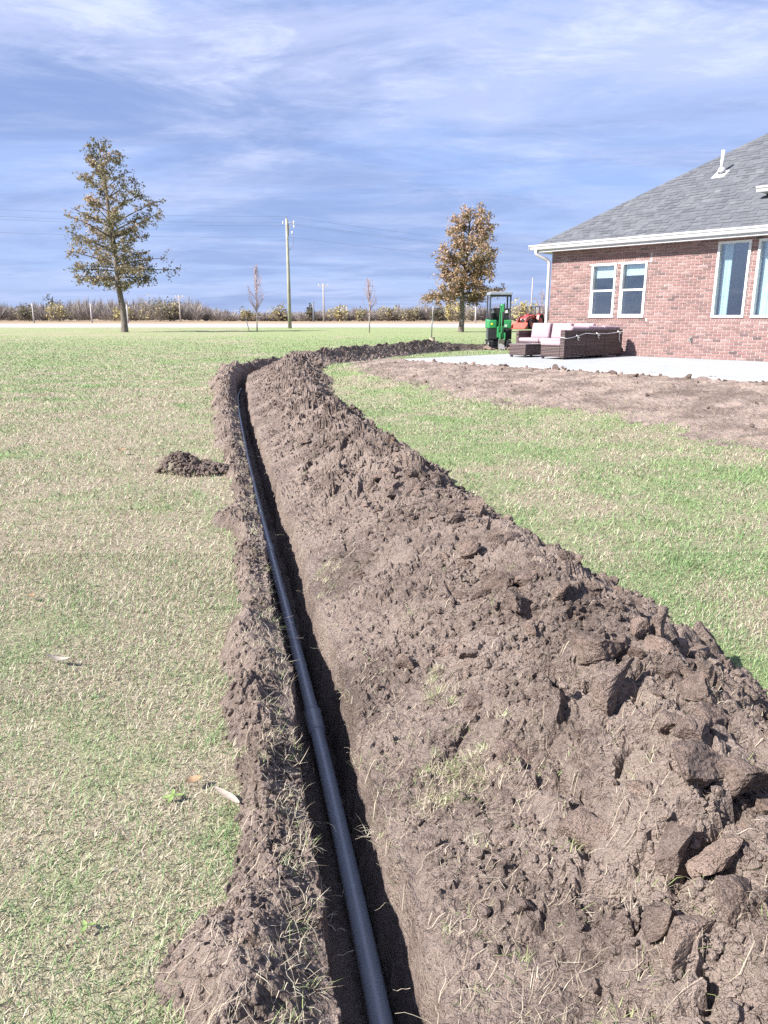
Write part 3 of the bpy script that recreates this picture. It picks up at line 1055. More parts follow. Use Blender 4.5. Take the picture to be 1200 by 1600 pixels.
# lumps pushed up along the patio edge
for k in range(70):
    u = rng.uniform(-0.2, 9.5) if k > 12 else [2.9, 3.1, 4.3, 4.45, 5.2, 5.5, 5.7, 6.2, 7.0, 1.9, 2.2, 7.6, 1.0][k]
    o_ = PATIO_OUT + 0.04 + rng.exponential(0.12)
    x_, y_, _z = hpt(u, o_, 0)
    zz_ = float(ground_z(np.array([x_]), np.array([y_]))[0] + graded_h(np.array([x_]), np.array([y_]))[0])
    put_clod(fill, x_, y_, zz_, rng.uniform(.02, .06) if k > 12 else rng.uniform(.05, .11), 0.22)
for k in range(60):
    u = rng.uniform(-1.5, 10.0); o_ = PATIO_OUT + rng.uniform(0.3, 3.2)
    x_, y_, _z = hpt(u, o_, 0)
    gh = float(graded_h(np.array([x_]), np.array([y_]))[0])
    if gh < 0.01: continue
    put_clod(fill, x_, y_, float(ground_z(np.array([x_]), np.array([y_]))[0]) + gh, rng.uniform(.018, .05), 0.15)

# ---------------------------------------------------------------- torn grass, straw and roots on the dug soil
def tufts(name, cent, label, mat, nper=(18, 46), rad=0.05, L=0.07, W=0.0026, parent=None, green=0.25):
    X = []; Y = []; Z = []; Ln = []; Wd = []; Az = []; Le = []; Rn = []; R2 = []
    for c in cent:
        x0, y0, z0 = c[:3]; big_ = c[3] if len(c) > 3 else 1.0
        n = int(rng.integers(*nper) * (0.5 + 0.7 * big_))
        a = rng.uniform(0, 6.28, n); r_ = rad * big_ * np.sqrt(rng.random(n))
        X.append(x0 + r_ * np.cos(a)); Y.append(y0 + r_ * np.sin(a)); Z.append(np.full(n, z0))
        base_az = rng.uniform(0, 6.28)
        Az.append(base_az + rng.normal(0, 1.1, n)); Ln.append(L * (0.7 + 0.4 * big_) * rng.uniform(0.4, 1.3, n)); Wd.append(W * rng.uniform(0.5, 1.3, n) * (0.75 + 0.12 * y0))
        Le.append(rng.uniform(0.35, 1.02, n)); gr = green * rng.uniform(0, 2)
        Rn.append(np.where(rng.random(n) < gr, 0.0, 1.0)); R2.append(rng.random(n))
    X, Y, Z, Ln, Wd, Az, Le, Rn, R2 = map(np.concatenate, (X, Y, Z, Ln, Wd, Az, Le, Rn, R2))
    S_, T_ = xy_to_st(X, Y)
    hz = np.maximum(strip_h(S_, T_), np.where((T_ > -0.05) & (T_ < 0.2), Z, -1)) + ground_z(X, Y)
    Vv, Ff, idx = blade_arrays(X, Y, hz - 0.003, Ln, Wd, Az, Le, True, rng.uniform(-0.1, 0.5, len(X)))
    o = link(name, tri_mesh(name, Vv, Ff, {'rnd': Rn[idx], 'rnd2': R2[idx]}), mat, parent)
    tag(o, label, None if parent else 'grass', kind='stuff')
    return o


def mat_torn():
    m, nt, b = new_mat('torn_grass')
    T = NT(nt)
    r, r2 = T.attr('rnd'), T.attr('rnd2')
    straw = T.colramp(r2, [(0.0, (0.27, 0.215, 0.155)), (0.5, (0.42, 0.355, 0.26)), (1.0, (0.58, 0.52, 0.40))])
    green = T.colramp(r2, [(0.0, (0.16, 0.24, 0.08)), (1.0, (0.33, 0.38, 0.16))])
    c = T.mix(r, green, straw)
    T.link(c, b.inputs['Base Color'])
    b.inputs['Roughness'].default_value = 0.65
    tr = T.n('ShaderNodeBsdfTranslucent', {'Color': c})
    T.link(T.n('ShaderNodeMixShader', {0: 0.2, 1: b.outputs[0], 2: tr.outputs[0]}).outputs[0], nt.nodes['Material Output'].inputs[0])
    return m


M['torn'] = mat_torn()
cent = [(0.235, 1.83, 0, 1.0), (0.20, 2.31, 0, 1.3), (0.23, 2.25, 0, 0.9), (0.53, 2.08, 0, 1.2), (0.50, 2.02, 0, 0.8), (-0.06, 2.05, 0, .7), (-0.02, 1.75, 0, .8), (0.03, 1.66, 0, .9), (0.15, 1.40, 0, .8),
        (0.33, 1.13, 0, 1.4), (0.29, 1.09, 0, 1.0), (0.51, 1.09, 0, 1.3), (0.40, 1.07, 0, 1.2), (-0.27, 3.6, 0, 1.1), (-0.22, 3.4, 0, .8), (-0.11, 2.5, 0, .9), (-0.08, 2.7, 0, 1.0), (0.10, 2.1, 0, .8),
        (0.25, 1.60, 0, .8), (0.34, 1.72, 0, 1.0), (0.47, 1.75, 0, .9), (0.40, 1.3, 0, .7), (0.62, 1.35, 0, .9), (0.28, 1.25, 0, .7), (0.21, 1.2, 0, .6), (0.42, 1.9, 0, .8), (0.33, 2.0, 0, .9), (0.6, 1.75, 0, .7)]
for k in range(190):
    yy = 0.95 * (15 / 0.95) ** (rng.random() ** 1.2)
    s_ = float(S_OF_Y(yy)); W_ = float(np.interp(s_, *_SW))
    t_ = TR_C + 0.02 + rng.beta(1.1, 2.6) * W_
    x_, y_ = st_to_xy(np.array([s_]), np.array([t_]))
    cent.append((float(x_[0]), float(y_[0]), 0, rng.uniform(0.25, 0.8)))
tufts('torn_grass', cent, 'torn tufts of dry grass mixed into the dirt mound', M['torn'], (16, 40), 0.055, 0.037, 0.0015, mound, 0.28)
# a turned-over sod patch: dense mat of grass
pc = [(0.235 + rng.normal(0, 0.075), 1.86 + rng.normal(0, 0.065), 0, 0.55) for _ in range(44)]
pc += [(0.20 + rng.normal(0, 0.035), 2.36 + rng.normal(0, 0.07), 0, 0.5) for _ in range(12)] + [(-0.31 + rng.normal(0, 0.03), 3.75 + rng.normal(0, 0.16), 0, 0.6) for _ in range(9)]
tufts('sod_patch', pc, 'dense mat of pale grass left on the mound', M['torn'], (40, 70), 0.04, 0.042, 0.0019, mound, 0.28)
# overhanging the left lip
cent = []
for k in range(200):
    yy = 0.95 * (12 / 0.95) ** rng.random()
    s_ = float(S_OF_Y(yy)); t_ = -rng.exponential(0.05) - 0.012 if rng.random() < 0.75 else -rng.uniform(0, float(np.interp(s_, *_SL)))
    x_, y_ = st_to_xy(np.array([s_]), np.array([t_]))
    cent.append((float(x_[0]), float(y_[0]), 0.0, rng.uniform(0.25, 0.75)))
tufts('torn_grass', cent, 'straw and roots hanging over the trench lip', M['torn'], (8, 24), 0.045, 0.052, 0.0016, bank, 0.25)


def roots(name, n, parent, tfun, Lr=(0.03, 0.10)):
    """thin pale rootlets and straws lying on the soil"""
    Vv = []; Ff = []; R1 = []; R2 = []
    yy = 0.95 * (8 / 0.95) ** (rng.random(n) ** 1.1)
    s_ = S_OF_Y(yy); t_ = tfun(n, s_)
    x_, y_ = st_to_xy(s_, t_)
    az = rng.uniform(0, 6.28, n); L_ = rng.uniform(*Lr, n)
    P = 5
    az_k = az[:, None] + np.cumsum(rng.normal(0, 0.45, (n, P)), 1)
    xk = x_[:, None] + np.cumsum(np.cos(az_k) * (L_ / P)[:, None], 1); yk = y_[:, None] + np.cumsum(np.sin(az_k) * (L_ / P)[:, None], 1)
    S2, T2 = xy_to_st(xk.ravel(), yk.ravel())
    hz = np.maximum(strip_h(S2, T2) + ground_z(xk.ravel(), yk.ravel()), -0.05).reshape(n, P) + 0.004 + rng.uniform(0, 0.012, (n, P))
    wv = 0.00042 * rng.uniform(0.6, 1.5, n) * (0.8 + 0.28 * yy)
    nx_ = -np.sin(az_k) * wv[:, None]; ny_ = np.cos(az_k) * wv[:, None]
    A = np.stack([xk - nx_, yk - ny_, hz], 2); B = np.stack([xk + nx_, yk + ny_, hz], 2)
    Vv = np.concatenate([A, B], 1).reshape(-1, 3)
    o = (np.arange(n) * 2 * P)[:, None]
    fs = [np.concatenate([o + k, o + k + 1, o + P + k + 1, o + P + k], 1) for k in range(P - 1)]
    r2 = np.repeat(rng.uniform(0.2, 0.9, n), 2 * P)
    ob = link(name, tri_mesh(name, Vv, np.concatenate(fs), {'rnd': np.ones(len(Vv)), 'rnd2': r2}), M['torn'], parent)
    tag(ob, kind='stuff')


roots('root_hairs', 1100, mound, lambda n, s_: TR_C - 0.03 + rng.beta(1.0, 2.2, n) * np.interp(s_, *_SW))
roots('root_hairs', 900, bank, lambda n, s_: 0.01 - rng.beta(1.0, 1.6, n) * np.interp(s_, *_SL) * 1.1)

# ---------------------------------------------------------------- fallen leaves and weeds on the lawn
def leaf_blade(name, loc, L, W, rz, mat, curl=0.35, tilt=0.1, seg=9, fold=0.3):
    Vv = []; Ff = []
    for i_ in range(seg + 1):
        q = i_ / seg
        w = W * math.sin(math.pi * min(0.98, q * 0.93 + 0.05)) ** 0.8 + 0.0015
        x_ = L * (q - 0.5); z_ = curl * L * (q - 0.5) ** 2 + 0.004
        yb = 0.10 * L * math.sin(q * 2.2)
        Vv += [(x_, yb - w / 2, z_ + fold * w / 2), (x_, yb, z_), (x_, yb + w / 2, z_ + fold * w / 2)]
    for i_ in range(seg):
        for j in (0, 1):
            a = i_ * 3 + j
            Ff.append((a, a + 3, a + 4, a + 1))
    nV = len(Vv)
    Vv += [(a, b_, c - 0.0012) for a, b_, c in Vv]
    Ff += [tuple(q + nV for q in reversed(f)) for f in Ff]
    me = tri_mesh(name, np.array(Vv), np.array(Ff), smooth=True)
    o = link(name, me, mat)
    o.location = loc; o.rotation_euler = (tilt, 0.06, rz)
    return o


M['husk'] = simple_mat('dry_husk', (0.32, 0.275, 0.23), 0.75, 0.2, var=0.2, nscale=40)
M['brown_leaf'] = simple_mat('brown_leaf', (0.30, 0.20, 0.12), 0.75, 0.2, var=0.25, nscale=60)
tag(leaf_blade('dry_husk', (-0.447, 1.835, 0.030), 0.105, 0.019, R(-43), M['husk']), 'pale dry husk lying beside the soil bank', 'dry leaf')
tag(leaf_blade('dry_leaf', (-1.29, 2.715, 0.026), 0.10, 0.022, R(-12), M['husk'], 0.8), 'curled pale dry leaf in the grass far from the trench', 'dry leaf')
tag(leaf_blade('brown_leaf', (-0.56, 1.92, 0.026), 0.05, 0.026, R(30), M['brown_leaf'], 0.6), 'small tan leaf above a green weed near the soil bank', 'dry leaf')
tag(leaf_blade('brown_leaf', (-1.72, 3.42, 0.026), 0.05, 0.03, R(100), M['brown_leaf'], 0.6), 'small orange-brown leaf at the left edge of the lawn', 'dry leaf')
tag(leaf_blade('brown_leaf', (-2.63, 7.4, 0.05), 0.09, 0.06, R(40), M['brown_leaf'], 0.6), 'brown leaf on the turf left of the lone soil clump', 'dry leaf')
M['weed'] = simple_mat('weed_leaf', (0.22, 0.30, 0.10), 0.5, 0.3, var=0.25, nscale=30)
for (x_, y_, n, L_, lab) in ((-0.605, 1.86, 4, .030, 'light green broad-leaved weed next to the pale husk'), (-0.67, 1.39, 3, .020, 'small green seedling low in the near grass')):
    w_ = empty('weed', (x_, y_, 0.010)); tag(w_, lab, 'weed')
    for k in range(n):
        a = k * 6.28 / n + rng.uniform(-.3, .3)
        lf = leaf_blade('leaf', (L_ * .5 * math.cos(a), L_ * .5 * math.sin(a), 0.008), L_, L_ * .38, a, M['weed'], 0.3, rng.uniform(-.2, .2))
        lf.parent = w_

# ================================================================ the brick house
house = empty('brick_house', (HC[0], HC[1], PATIO_Z), math.atan2(HW[1], HW[0]))
tag(house, 'single-storey red brick house with grey shingle hip roof beside the patio', 'house')
WALL_TOP = 2.665
HL, HD = 15.0, 12.0
WINS = [(1.29, 2.015, 0.945, 2.28, 'double'), (2.16, 2.875, 0.945, 2.285, 'double'), (4.60, 5.345, 0.945, 2.602, 'tall'), (5.50, 6.245, 0.945, 2.602, 'tall'), (6.40, 7.145, 0.945, 2.602, 'tall')]


def mat_brick(name, mortar_only=False):
    m, nt, b = new_mat(name)
    T = NT(nt)
    P = T.pos()
    if mortar_only:
        f = T.noise(P, 30, 4, 0.6)
        T.link(T.mix(f, (0.43, 0.38, 0.365), (0.53, 0.475, 0.455)), b.inputs['Base Color'])
    else:
        # one tone per brick, from the brick's own place in the bond
        u = T.n('ShaderNodeVectorMath', {0: P, 1: (HW[0], HW[1], 0)}, operation='DOT_PRODUCT').outputs['Value']
        zz = T.n('ShaderNodeSeparateXYZ', {0: P}).outputs[2]
        u0 = float(HC @ HW)
        row = T.math('FLOOR', T.math('DIVIDE', T.math('SUBTRACT', zz, PATIO_Z), 0.0667))
        half = T.math('MULTIPLY', T.math('MODULO', row, 2.0), 0.5)
        cx = T.math('FLOOR', T.math('ADD', T.math('DIVIDE', T.math('SUBTRACT', u, u0 - 0.004), 0.204), half))
        idv = T.n('ShaderNodeCombineXYZ', {0: cx, 1: row, 2: 0.0}).outputs[0]
        wn_ = T.n('ShaderNodeTexWhiteNoise', {'Vector': idv}, noise_dimensions='3D').outputs['Value']
        c = T.colramp(wn_, [(0.0, (0.095, 0.07, 0.07)), (0.05, (0.155, 0.103, 0.098)), (0.30, (0.205, 0.120, 0.112)), (0.65, (0.232, 0.140, 0.130)), (0.92, (0.258, 0.168, 0.156)), (1.0, (0.28, 0.205, 0.195))])
        f = T.noise(P, 45, 5, 0.7)
        g = T.noise(P, 1.1, 4, 0.6)
        c = T.mix(T.ramp(f, 0.50, 0.78, 0.0, 0.25), c, (0.40, 0.30, 0.27))
        c = T.mix(T.ramp(g, 0.45, 0.75, 0.0, 0.12), c, (0.42, 0.27, 0.23))
        T.link(c, b.inputs['Base Color'])
    b.inputs['Roughness'].default_value = 0.9
    b.inputs['Specular IOR Level'].default_value = 0.15
    T.link(T.bump(T.noise(P, 140, 4, 0.7), 0.5, 0.004), b.inputs['Normal'])
    return m


M['brick'] = mat_brick('brick')
M['mortar'] = mat_brick('mortar', True)


def wall_rects(x0, x1, z0, z1, holes):
    xs_ = sorted({x0, x1, *[h[0] for h in holes], *[h[1] for h in holes]})
    out = []
    for a, b_ in zip(xs_[:-1], xs_[1:]):
        cut = sorted((h[2], h[3]) for h in holes if h[0] < b_ - 1e-6 and h[1] > a + 1e-6)
        zc_ = z0
        for c, d in cut:
            out.append((a, b_, zc_, c)); zc_ = d
        out.append((a, b_, zc_, z1))
    return [r for r in out if r[3] - r[2] > 1e-5]


w_ = MB()
for a, b_, c, d in wall_rects(0.0, HL, -0.10, WALL_TOP, WINS):
    w_.box(a, b_, 0.008, 0.26, c, d)
w_.box(0.0, 0.26, 0.26, HD, -0.4, WALL_TOP)
w_.box(HL - 0.26, HL, 0.26, HD, -0.4, WALL_TOP)
w_.box(0.26, HL - 0.26, HD - 0.26, HD, -0.4, WALL_TOP)
wall = w_.build('wall', M['mortar'], house)

CP, BL, BH = 0.0667, 0.204, 0.0520


def sub(iv, holes):
    res = [iv]
    for a, b_ in holes:
        nr = []
        for c, d in res:
            if b_ <= c or a >= d: nr.append((c, d)); continue
            if a > c: nr.append((c, a - 0.008))
            if b_ < d: nr.append((b_ + 0.008, d))
        res = nr
    return res


SOLD = (1.20, 2.965, 2.296, 2.466)             # soldier course over the paired windows
SILL = [(1.20, 2.965, 0.868, 0.937), (4.52, 7.23, 0.868, 0.937)]
bricks = []
for r in range(0, 40):
    z0 = r * CP + 0.004; z1 = z0 + BH
    if z1 > WALL_TOP: break
    hol = [(h[0] - 0.006, h[1] + 0.006) for h in WINS if h[2] < z1 and h[3] > z0]
    for q in [SOLD] + SILL:
        if q[2] < z1 - 0.01 and q[3] > z0 + 0.01: hol.append((q[0] - .004, q[1] + .004))
    x0 = -(r % 2) * BL / 2
    k = 0
    while x0 + k * BL < 9.2:
        a = max(x0 + k * BL, 0.0); b_ = x0 + (k + 1) * BL - 0.017
        for c, d in sub((a, b_), hol):
            if d - c > 0.025: bricks.append((c, d, z0, z1))
        k += 1
for j in range(int((SOLD[1] - SOLD[0]) / CP)):
    bricks.append((SOLD[0] + j * CP, SOLD[0] + j * CP + BH, SOLD[2], SOLD[3]))
for q in SILL:
    for j in range(int((q[1] - q[0]) / CP)):
        bricks.append((q[0] + j * CP, q[0] + j * CP + BH, q[2], q[3]))
order = sorted(range(len(bricks)), key=lambda i_: (not (bricks[i_][0] < 6.05 and bricks[i_][1] - bricks[i_][0] > 0.15), -bricks[i_][0]))
rest = MB(); shared = {}
for n_, i_ in enumerate(order):
    a, b_, c, d = bricks[i_]
    pr = 0.0075 - 0.003 * random.random()
    if n_ < 300:
        key = (round(b_ - a, 3), round(d - c, 3))
        if key not in shared:
            mb = MB().box(0, b_ - a, -0.006, 0.012, 0, d - c)
            me = bpy.data.meshes.new('brick'); me.from_pydata(mb.v, [], mb.f); me.materials.append(M['brick']); shared[key] = me
        o = bpy.data.objects.new('brick', shared[key]); COL.objects.link(o); o.parent = wall
        o.location = (a, random.uniform(-0.0015, 0.002), c)
    else:
        rest.box(a, b_, -pr + 0.002, 0.012, c, d)
tag(rest.build('brick_courses', M['brick'], wall), kind='stuff')
tag(wall, 'red brick wall in running bond with pale mortar')

# side wall bricks (seen from a step to the side): plain courses
side = MB()
for r in range(40):
    z0 = r * CP + 0.004
    y_ = 0.0 + (r % 2) * BL / 2
    while y_ < 4.0:
        side.box(-0.006, 0.006, y_ + 0.02, y_ + BL + 0.01, z0, min(z0 + BH, WALL_TOP)); y_ += BL
tag(side.build('brick_courses', M['brick'], wall), kind='stuff')

# interior shell
M['plaster'] = simple_mat('room_plaster', (0.50, 0.50, 0.49), 0.8, 0.2, var=0.03)
M['wood_floor'] = simple_mat('room_floor', (0.22, 0.15, 0.10), 0.5, 0.3)
MB().box(0.26, HL - 0.26, 0.26, 6.0, -0.05, 0.0).build('room_floor', M['wood_floor'], house)
MB().box(0.26, HL - 0.26, 5.9, 6.0, 0.0, WALL_TOP - 0.06).build('room_wall', M['plaster'], house)
MB().box(3.7, 3.8, 0.27, 5.9, 0.0, WALL_TOP - 0.06).build('room_wall', M['plaster'], house)
MB().box(0.26, HL - 0.26, 0.26, HD - 0.26, WALL_TOP - 0.06, WALL_TOP - 0.01).build('ceiling', M['plaster'], house)


def mat_glass():
    m, nt, b = new_mat('window_glass')
    T = NT(nt)
    nt.nodes.remove(b)
    gl = T.n('ShaderNodeBsdfGlossy', {'Color': (0.93, 0.97, 1.0, 1), 'Roughness': 0.015})
    w = T.noise(T.pos(), 2.5, 2, 0.5)
    T.link(T.bump(w, 0.03, 0.02), gl.inputs['Normal'])
    tr = T.n('ShaderNodeBsdfTransparent', {'Color': (0.86, 0.925, 0.94, 1)})
    mx = T.n('ShaderNodeMixShader', {0: 0.17, 1: tr.outputs[0], 2: gl.outputs[0]})
    T.link(mx.outputs[0], nt.nodes['Material Output'].inputs[0])
    return m


M['glass'] = mat_glass()
M['blind'] = simple_mat('white_blind', (0.80, 0.82, 0.82), 0.7, 0.2, var=0.03)
M['curtain'] = simple_mat('pale_curtain', (0.72, 0.78, 0.78), 0.8, 0.1, var=0.06)
FW = 0.052
for (x0, x1, z0, z1, kind) in WINS:
    f = MB()
    for (a, b_, c, d) in ((x0, x0 + FW, z0, z1), (x1 - FW, x1, z0, z1), (x0 + FW, x1 - FW, z1 - FW, z1), (x0 + FW, x1 - FW, z0, z0 + FW)):
        f.box(a, b_, -0.022, 0.10, c, d)
    f.box(x0 - 0.004, x1 + 0.004, -0.03, 0.02, z0 - 0.006, z0 + 0.022)          # sill nose
    win = f.build('window', M['trim'], house)
    win['label'] = 'double-hung window with white frame' if kind == 'double' else 'tall fixed window with white frame and curtain'
    if kind == 'double':
        zm = (z0 + z1) / 2
        MB().box(x0 + FW, x1 - FW, -0.012, 0.05, zm - 0.024, zm + 0.024).build('meeting_rail', M['trim'], win)
        sa = MB()
        for a, b_ in ((x0 + FW, x0 + FW + .025), (x1 - FW - .025, x1 - FW)):
            sa.box(a, b_, 0.0, 0.045, z0 + FW, zm - 0.024)
        sa.box(x0 + FW + .025, x1 - FW - .025, 0.0, 0.045, z0 + FW, z0 + FW + .03)
        sa.build('sash', M['trim'], win)
        MB().box(x0 + FW, x1 - FW, 0.060, 0.066, zm, z1 - FW).build('pane', M['glass'], win)
        MB().box(x0 + FW + .025, x1 - FW - .025, 0.020, 0.026, z0 + FW + .03, zm - 0.024).build('pane', M['glass'], win)
        hb = 0.30 if x0 < 2 else 0.27
        bl = MB()
        for j in range(int(hb / 0.03)):
            bl.box(x0 + FW, x1 - FW, 0.115, 0.135, z1 - FW - 0.028 - j * 0.03, z1 - FW - j * 0.03 - 0.002)
        bl.build('blind', M['blind'], win)
    else:
        MB().box(x0 + FW, x1 - FW, 0.040, 0.046, z0 + FW, z1 - FW).build('pane', M['glass'], win)
        cu = MB(); n = 26
        wid = 0.20 if x0 < 5 else 0.42
        vs_ = []
        for j in range(n + 1):
            xx = x0 + FW + 0.005 + wid * j / n; yy = 0.20 + 0.03 * math.sin(j * 1.7)
            vs_ += [(xx, yy, 0.05), (xx, yy, z1 - 0.03)]
        cu.add(vs_, [(2 * j, 2 * j + 2, 2 * j + 3, 2 * j + 1) for j in range(n)], True)
        cu.build('curtain', M['curtain'], win)
# things inside, seen through the glass
M['dark'] = simple_mat('dark_leaf_plant', (0.03, 0.035, 0.03), 0.7, 0.2)
M['lampshade'] = simple_mat('lamp_shade', (0.7, 0.66, 0.55), 0.7, 0.2)
pl = MB()
for k in range(26):
    a = k * 2.4; rr = 0.03 + 0.10 * (k % 5) / 5
    pl.box(-.03, .03, -.004, .004, -.03, .05, M=Matrix.Translation((2.72 + rr * math.cos(a), 1.0 + rr * math.sin(a), 1.62 + 0.06 * math.sin(k * 1.3))) @ Matrix.Rotation(a, 4, 'Z') @ Matrix.Rotation(0.7 * math.sin(k), 4, 'X'))
pl.build('hanging_plant', M['dark'], house)
MB().tube([(4.95, 1.6, 0.0), (4.95, 1.6, 1.10)], 0.015).tube([(4.95, 1.6, 1.10), (4.95, 1.6, 1.42)], [0.17, 0.11], 14).build('floor_lamp', M['lampshade'], house)
MB().box(4.7, 5.5, 0.6, 1.2, 0.0, 0.95, bev=0.08).build('armchair', M['dark'], house)
MB().box(1.2, 2.9, 1.2, 1.9, 0.0, 0.9, bev=0.08).build('room_sofa', M['plaster'], house)

# ---------------------------------------------------------------- roof
PITCH = 0.66
EV = 0.33                                    # overhang
Z_E = 2.825
ridge_y = HD / 2
RZ = Z_E + PITCH * (ridge_y + EV)


def mat_shingle():
    m, nt, b = new_mat('grey_shingle')
    T = NT(nt)
    P = T.pos()
    r = T.attr('rnd')
    c = T.colramp(r, [(0.0, (0.062, 0.067, 0.080)), (0.35, (0.092, 0.097, 0.112)), (0.7, (0.122, 0.127, 0.14)), (1.0, (0.165, 0.17, 0.18))])
    f = T.noise(P, 120, 3, 0.7)
    c = T.mix(T.ramp(f, 0.35, 0.7, 0.0, 0.45), c, (0.130, 0.134, 0.142))
    T.link(c, b.inputs['Base Color'])
    b.inputs['Roughness'].default_value = 0.9
    b.inputs['Specular IOR Level'].default_value = 0.2
    T.link(T.bump(T.noise(P, 220, 3, 0.7), 0.4, 0.003), b.inputs['Normal'])
    return m


M['shingle'] = mat_shingle()
x0, x1, y0, y1 = -EV, HL + EV, -EV, HD + EV
run = ridge_y + EV
rf = MB()
A, B, C_, D_ = (x0, y0, Z_E), (x1, y0, Z_E), (x1, y1, Z_E), (x0, y1, Z_E)
E_, G_ = (x0 + run, ridge_y, RZ), (x1 - run, ridge_y, RZ)
rf.add([A, B, C_, D_, E_, G_], [(0, 1, 5, 4), (1, 2, 5), (2, 3, 4, 5), (3, 0, 4), (0, 3, 2, 1)])
roof = rf.build('roof', M['shingle'], house)
# overlapping shingle tabs on the front slope and the hip side
cosP = 1 / math.hypot(1, PITCH); sinP = PITCH * cosP
EXPO = 0.142


def tab(mb_v, mb_f, u0, u1, s0, th, lift, front=True):
    """one tab: u along the eave, s up the slope"""
    s1 = s0 + EXPO + 0.02
    q = []
    ut = max(u0, -EV + s1 * cosP + 0.012); u1t = max(u1, ut + 0.002)
    for (u, s, h) in ((u0, s0, 0.0), (u1, s0, 0.0), (u1t, s1, 0.0), (ut, s1, 0.0), (u0, s0, th + lift), (u1, s0, th + lift), (u1t, s1, 0.004), (ut, s1, 0.004)):
        run_ = s * cosP - h * sinP; zz_ = Z_E + s * sinP + h * cosP
        q.append((u, -EV + run_, zz_ + 0.002) if front else (-EV + run_, u, zz_ + 0.002))
    o = len(mb_v)
    mb_v += q
    mb_f += [tuple(o + i_ for i_ in f) for f in ((4, 5, 6, 7), (0, 1, 5, 4), (1, 2, 6, 5), (3, 0, 4, 7))]


tabs = []
slope_len = run / cosP
for r in range(int(slope_len / EXPO)):
    s0 = r * EXPO
    u = -EV + s0 * cosP + 0.03
    lim = 10.8
    u += random.uniform(0, 0.1)
    while u < lim:
        wd = random.choice((0.14, 0.17, 0.2, 0.23))
        tabs.append((u, u + wd - 0.004, s0, random.choice((0.005, 0.006, 0.014, 0.016)), random.uniform(0, 0.003), min(1, max(0, random.gauss(0.45, 0.15)))))
        u += wd
order = sorted(range(len(tabs)), key=lambda i_: ((tabs[i_][0] > 6.0), tabs[i_][2] * 0.7 - tabs[i_][0]))
rv, rf_, rr_ = [], [], []
for n_, i_ in enumerate(order):
    t_ = tabs[i_]
    if n_ < 300:
        v_, f_ = [], []
        tab(v_, f_, *t_[:5])
        me = tri_mesh('shingle', np.array(v_), np.array(f_), {'rnd': np.full(8, t_[5])}); me.materials.append(M['shingle'])
        o = bpy.data.objects.new('shingle', me); COL.objects.link(o); o.parent = roof
    else:
        tab(rv, rf_, *t_[:5]); rr_ += [t_[5]] * 8
tag(link('shingle_courses', tri_mesh('shingle_courses', np.array(rv), np.array(rf_), {'rnd': np.array(rr_)}), M['shingle'], roof), kind='stuff')
rv, rf_, rr_ = [], [], []
for r in range(int(slope_len / EXPO)):
    s0 = r * EXPO; u = -EV + s0 * cosP + 0.03
    while u < 9 - s0 * cosP:
        wd = random.choice((0.16, 0.2, 0.24, 0.30)); tab(rv, rf_, u, u + wd - .004, s0, random.choice((.006, .014)), 0, False); rr_ += [random.random()] * 8; u += wd
tag(link('shingle_courses', tri_mesh('shingle_courses', np.array(rv), np.array(rf_), {'rnd': np.array(rr_)}), M['shingle'], roof), kind='stuff')
hv, hf, hr = [], [], []
k = 0.0
while k < run - 0.1:                                       # hip caps
    c0 = np.array((-EV + k, -EV + k, Z_E + PITCH * k + 0.012)); c1 = c0 + np.array((0.15, 0.15, PITCH * 0.15 - 0.005))
    l = np.array((0.10, -0.10, -0.066))
    o = len(hv)
    hv += [tuple(c0 - l * [1, 1, -1]), tuple(c0), tuple(c0 + l), tuple(c1 - l * [1, 1, -1]), tuple(c1), tuple(c1 + l)]
    hf += [(o, o + 1, o + 4, o + 3), (o + 1, o + 2, o + 5, o + 4)]; hr += [random.random() * 0.7] * 6
    k += 0.13
link('hip_cap', tri_mesh('hip_cap', np.array(hv), np.array(hf), {'rnd': np.array(hr)}), M['shingle'], roof)
MB().box(-EV + 0.01, HL + EV - 0.01, -EV + 0.005, -0.008, WALL_TOP - 0.005, WALL_TOP + 0.02).box(-EV + .01, -0.008, -0.008, HD, WALL_TOP - .005, WALL_TOP + .02).build('soffit', M['soffit'], house)
MB().box(-EV, HL + EV, -EV - 0.012, -EV + 0.01, WALL_TOP - 0.02, Z_E - 0.004).box(-EV - .012, -EV + .01, -EV - .012, HD + EV, WALL_TOP - .02, Z_E - .004).build('fascia', M['white'], house)
gp = [(-EV - 0.014, Z_E - 0.115), (-EV - 0.075, Z_E - 0.115), (-EV - 0.092, Z_E - 0.085), (-EV - 0.100, Z_E - 0.055), (-EV - 0.125, Z_E - 0.03), (-EV - 0.128, Z_E + 0.006), (-EV - 0.120, Z_E + 0.006), (-EV - 0.115, Z_E - 0.024),
      (-EV - 0.092, Z_E - 0.05), (-EV - 0.084, Z_E - 0.08), (-EV - 0.070, Z_E - 0.107), (-EV - 0.022, Z_E - 0.107), (-EV - 0.022, Z_E + 0.004), (-EV - 0.014, Z_E + 0.004)]
gut = MB().prism(gp, 'x', -EV - 0.13, HL + EV + 0.1).build('gutter', M['white'], house)
MB().box(-EV - 0.134, -EV - 0.128, -EV - 0.128, -EV - 0.014, Z_E - 0.115, Z_E + 0.006).build('end_cap', M['white'], gut)
dsx = -0.055
MB().tube([(-0.26, -EV - 0.06, Z_E - 0.11), (-0.26, -EV - 0.06, Z_E - 0.19), (-0.24, -EV - 0.04, Z_E - 0.24), (-0.10, -0.11, Z_E - 0.36), (dsx, -0.055, Z_E - 0.43), (dsx, -0.05, Z_E - 0.52), (dsx, -0.05, 0.10), (dsx, -0.08, 0.04), (dsx, -0.22, 0.0)], 0.042, 10).build('downspout', M['white'], house)
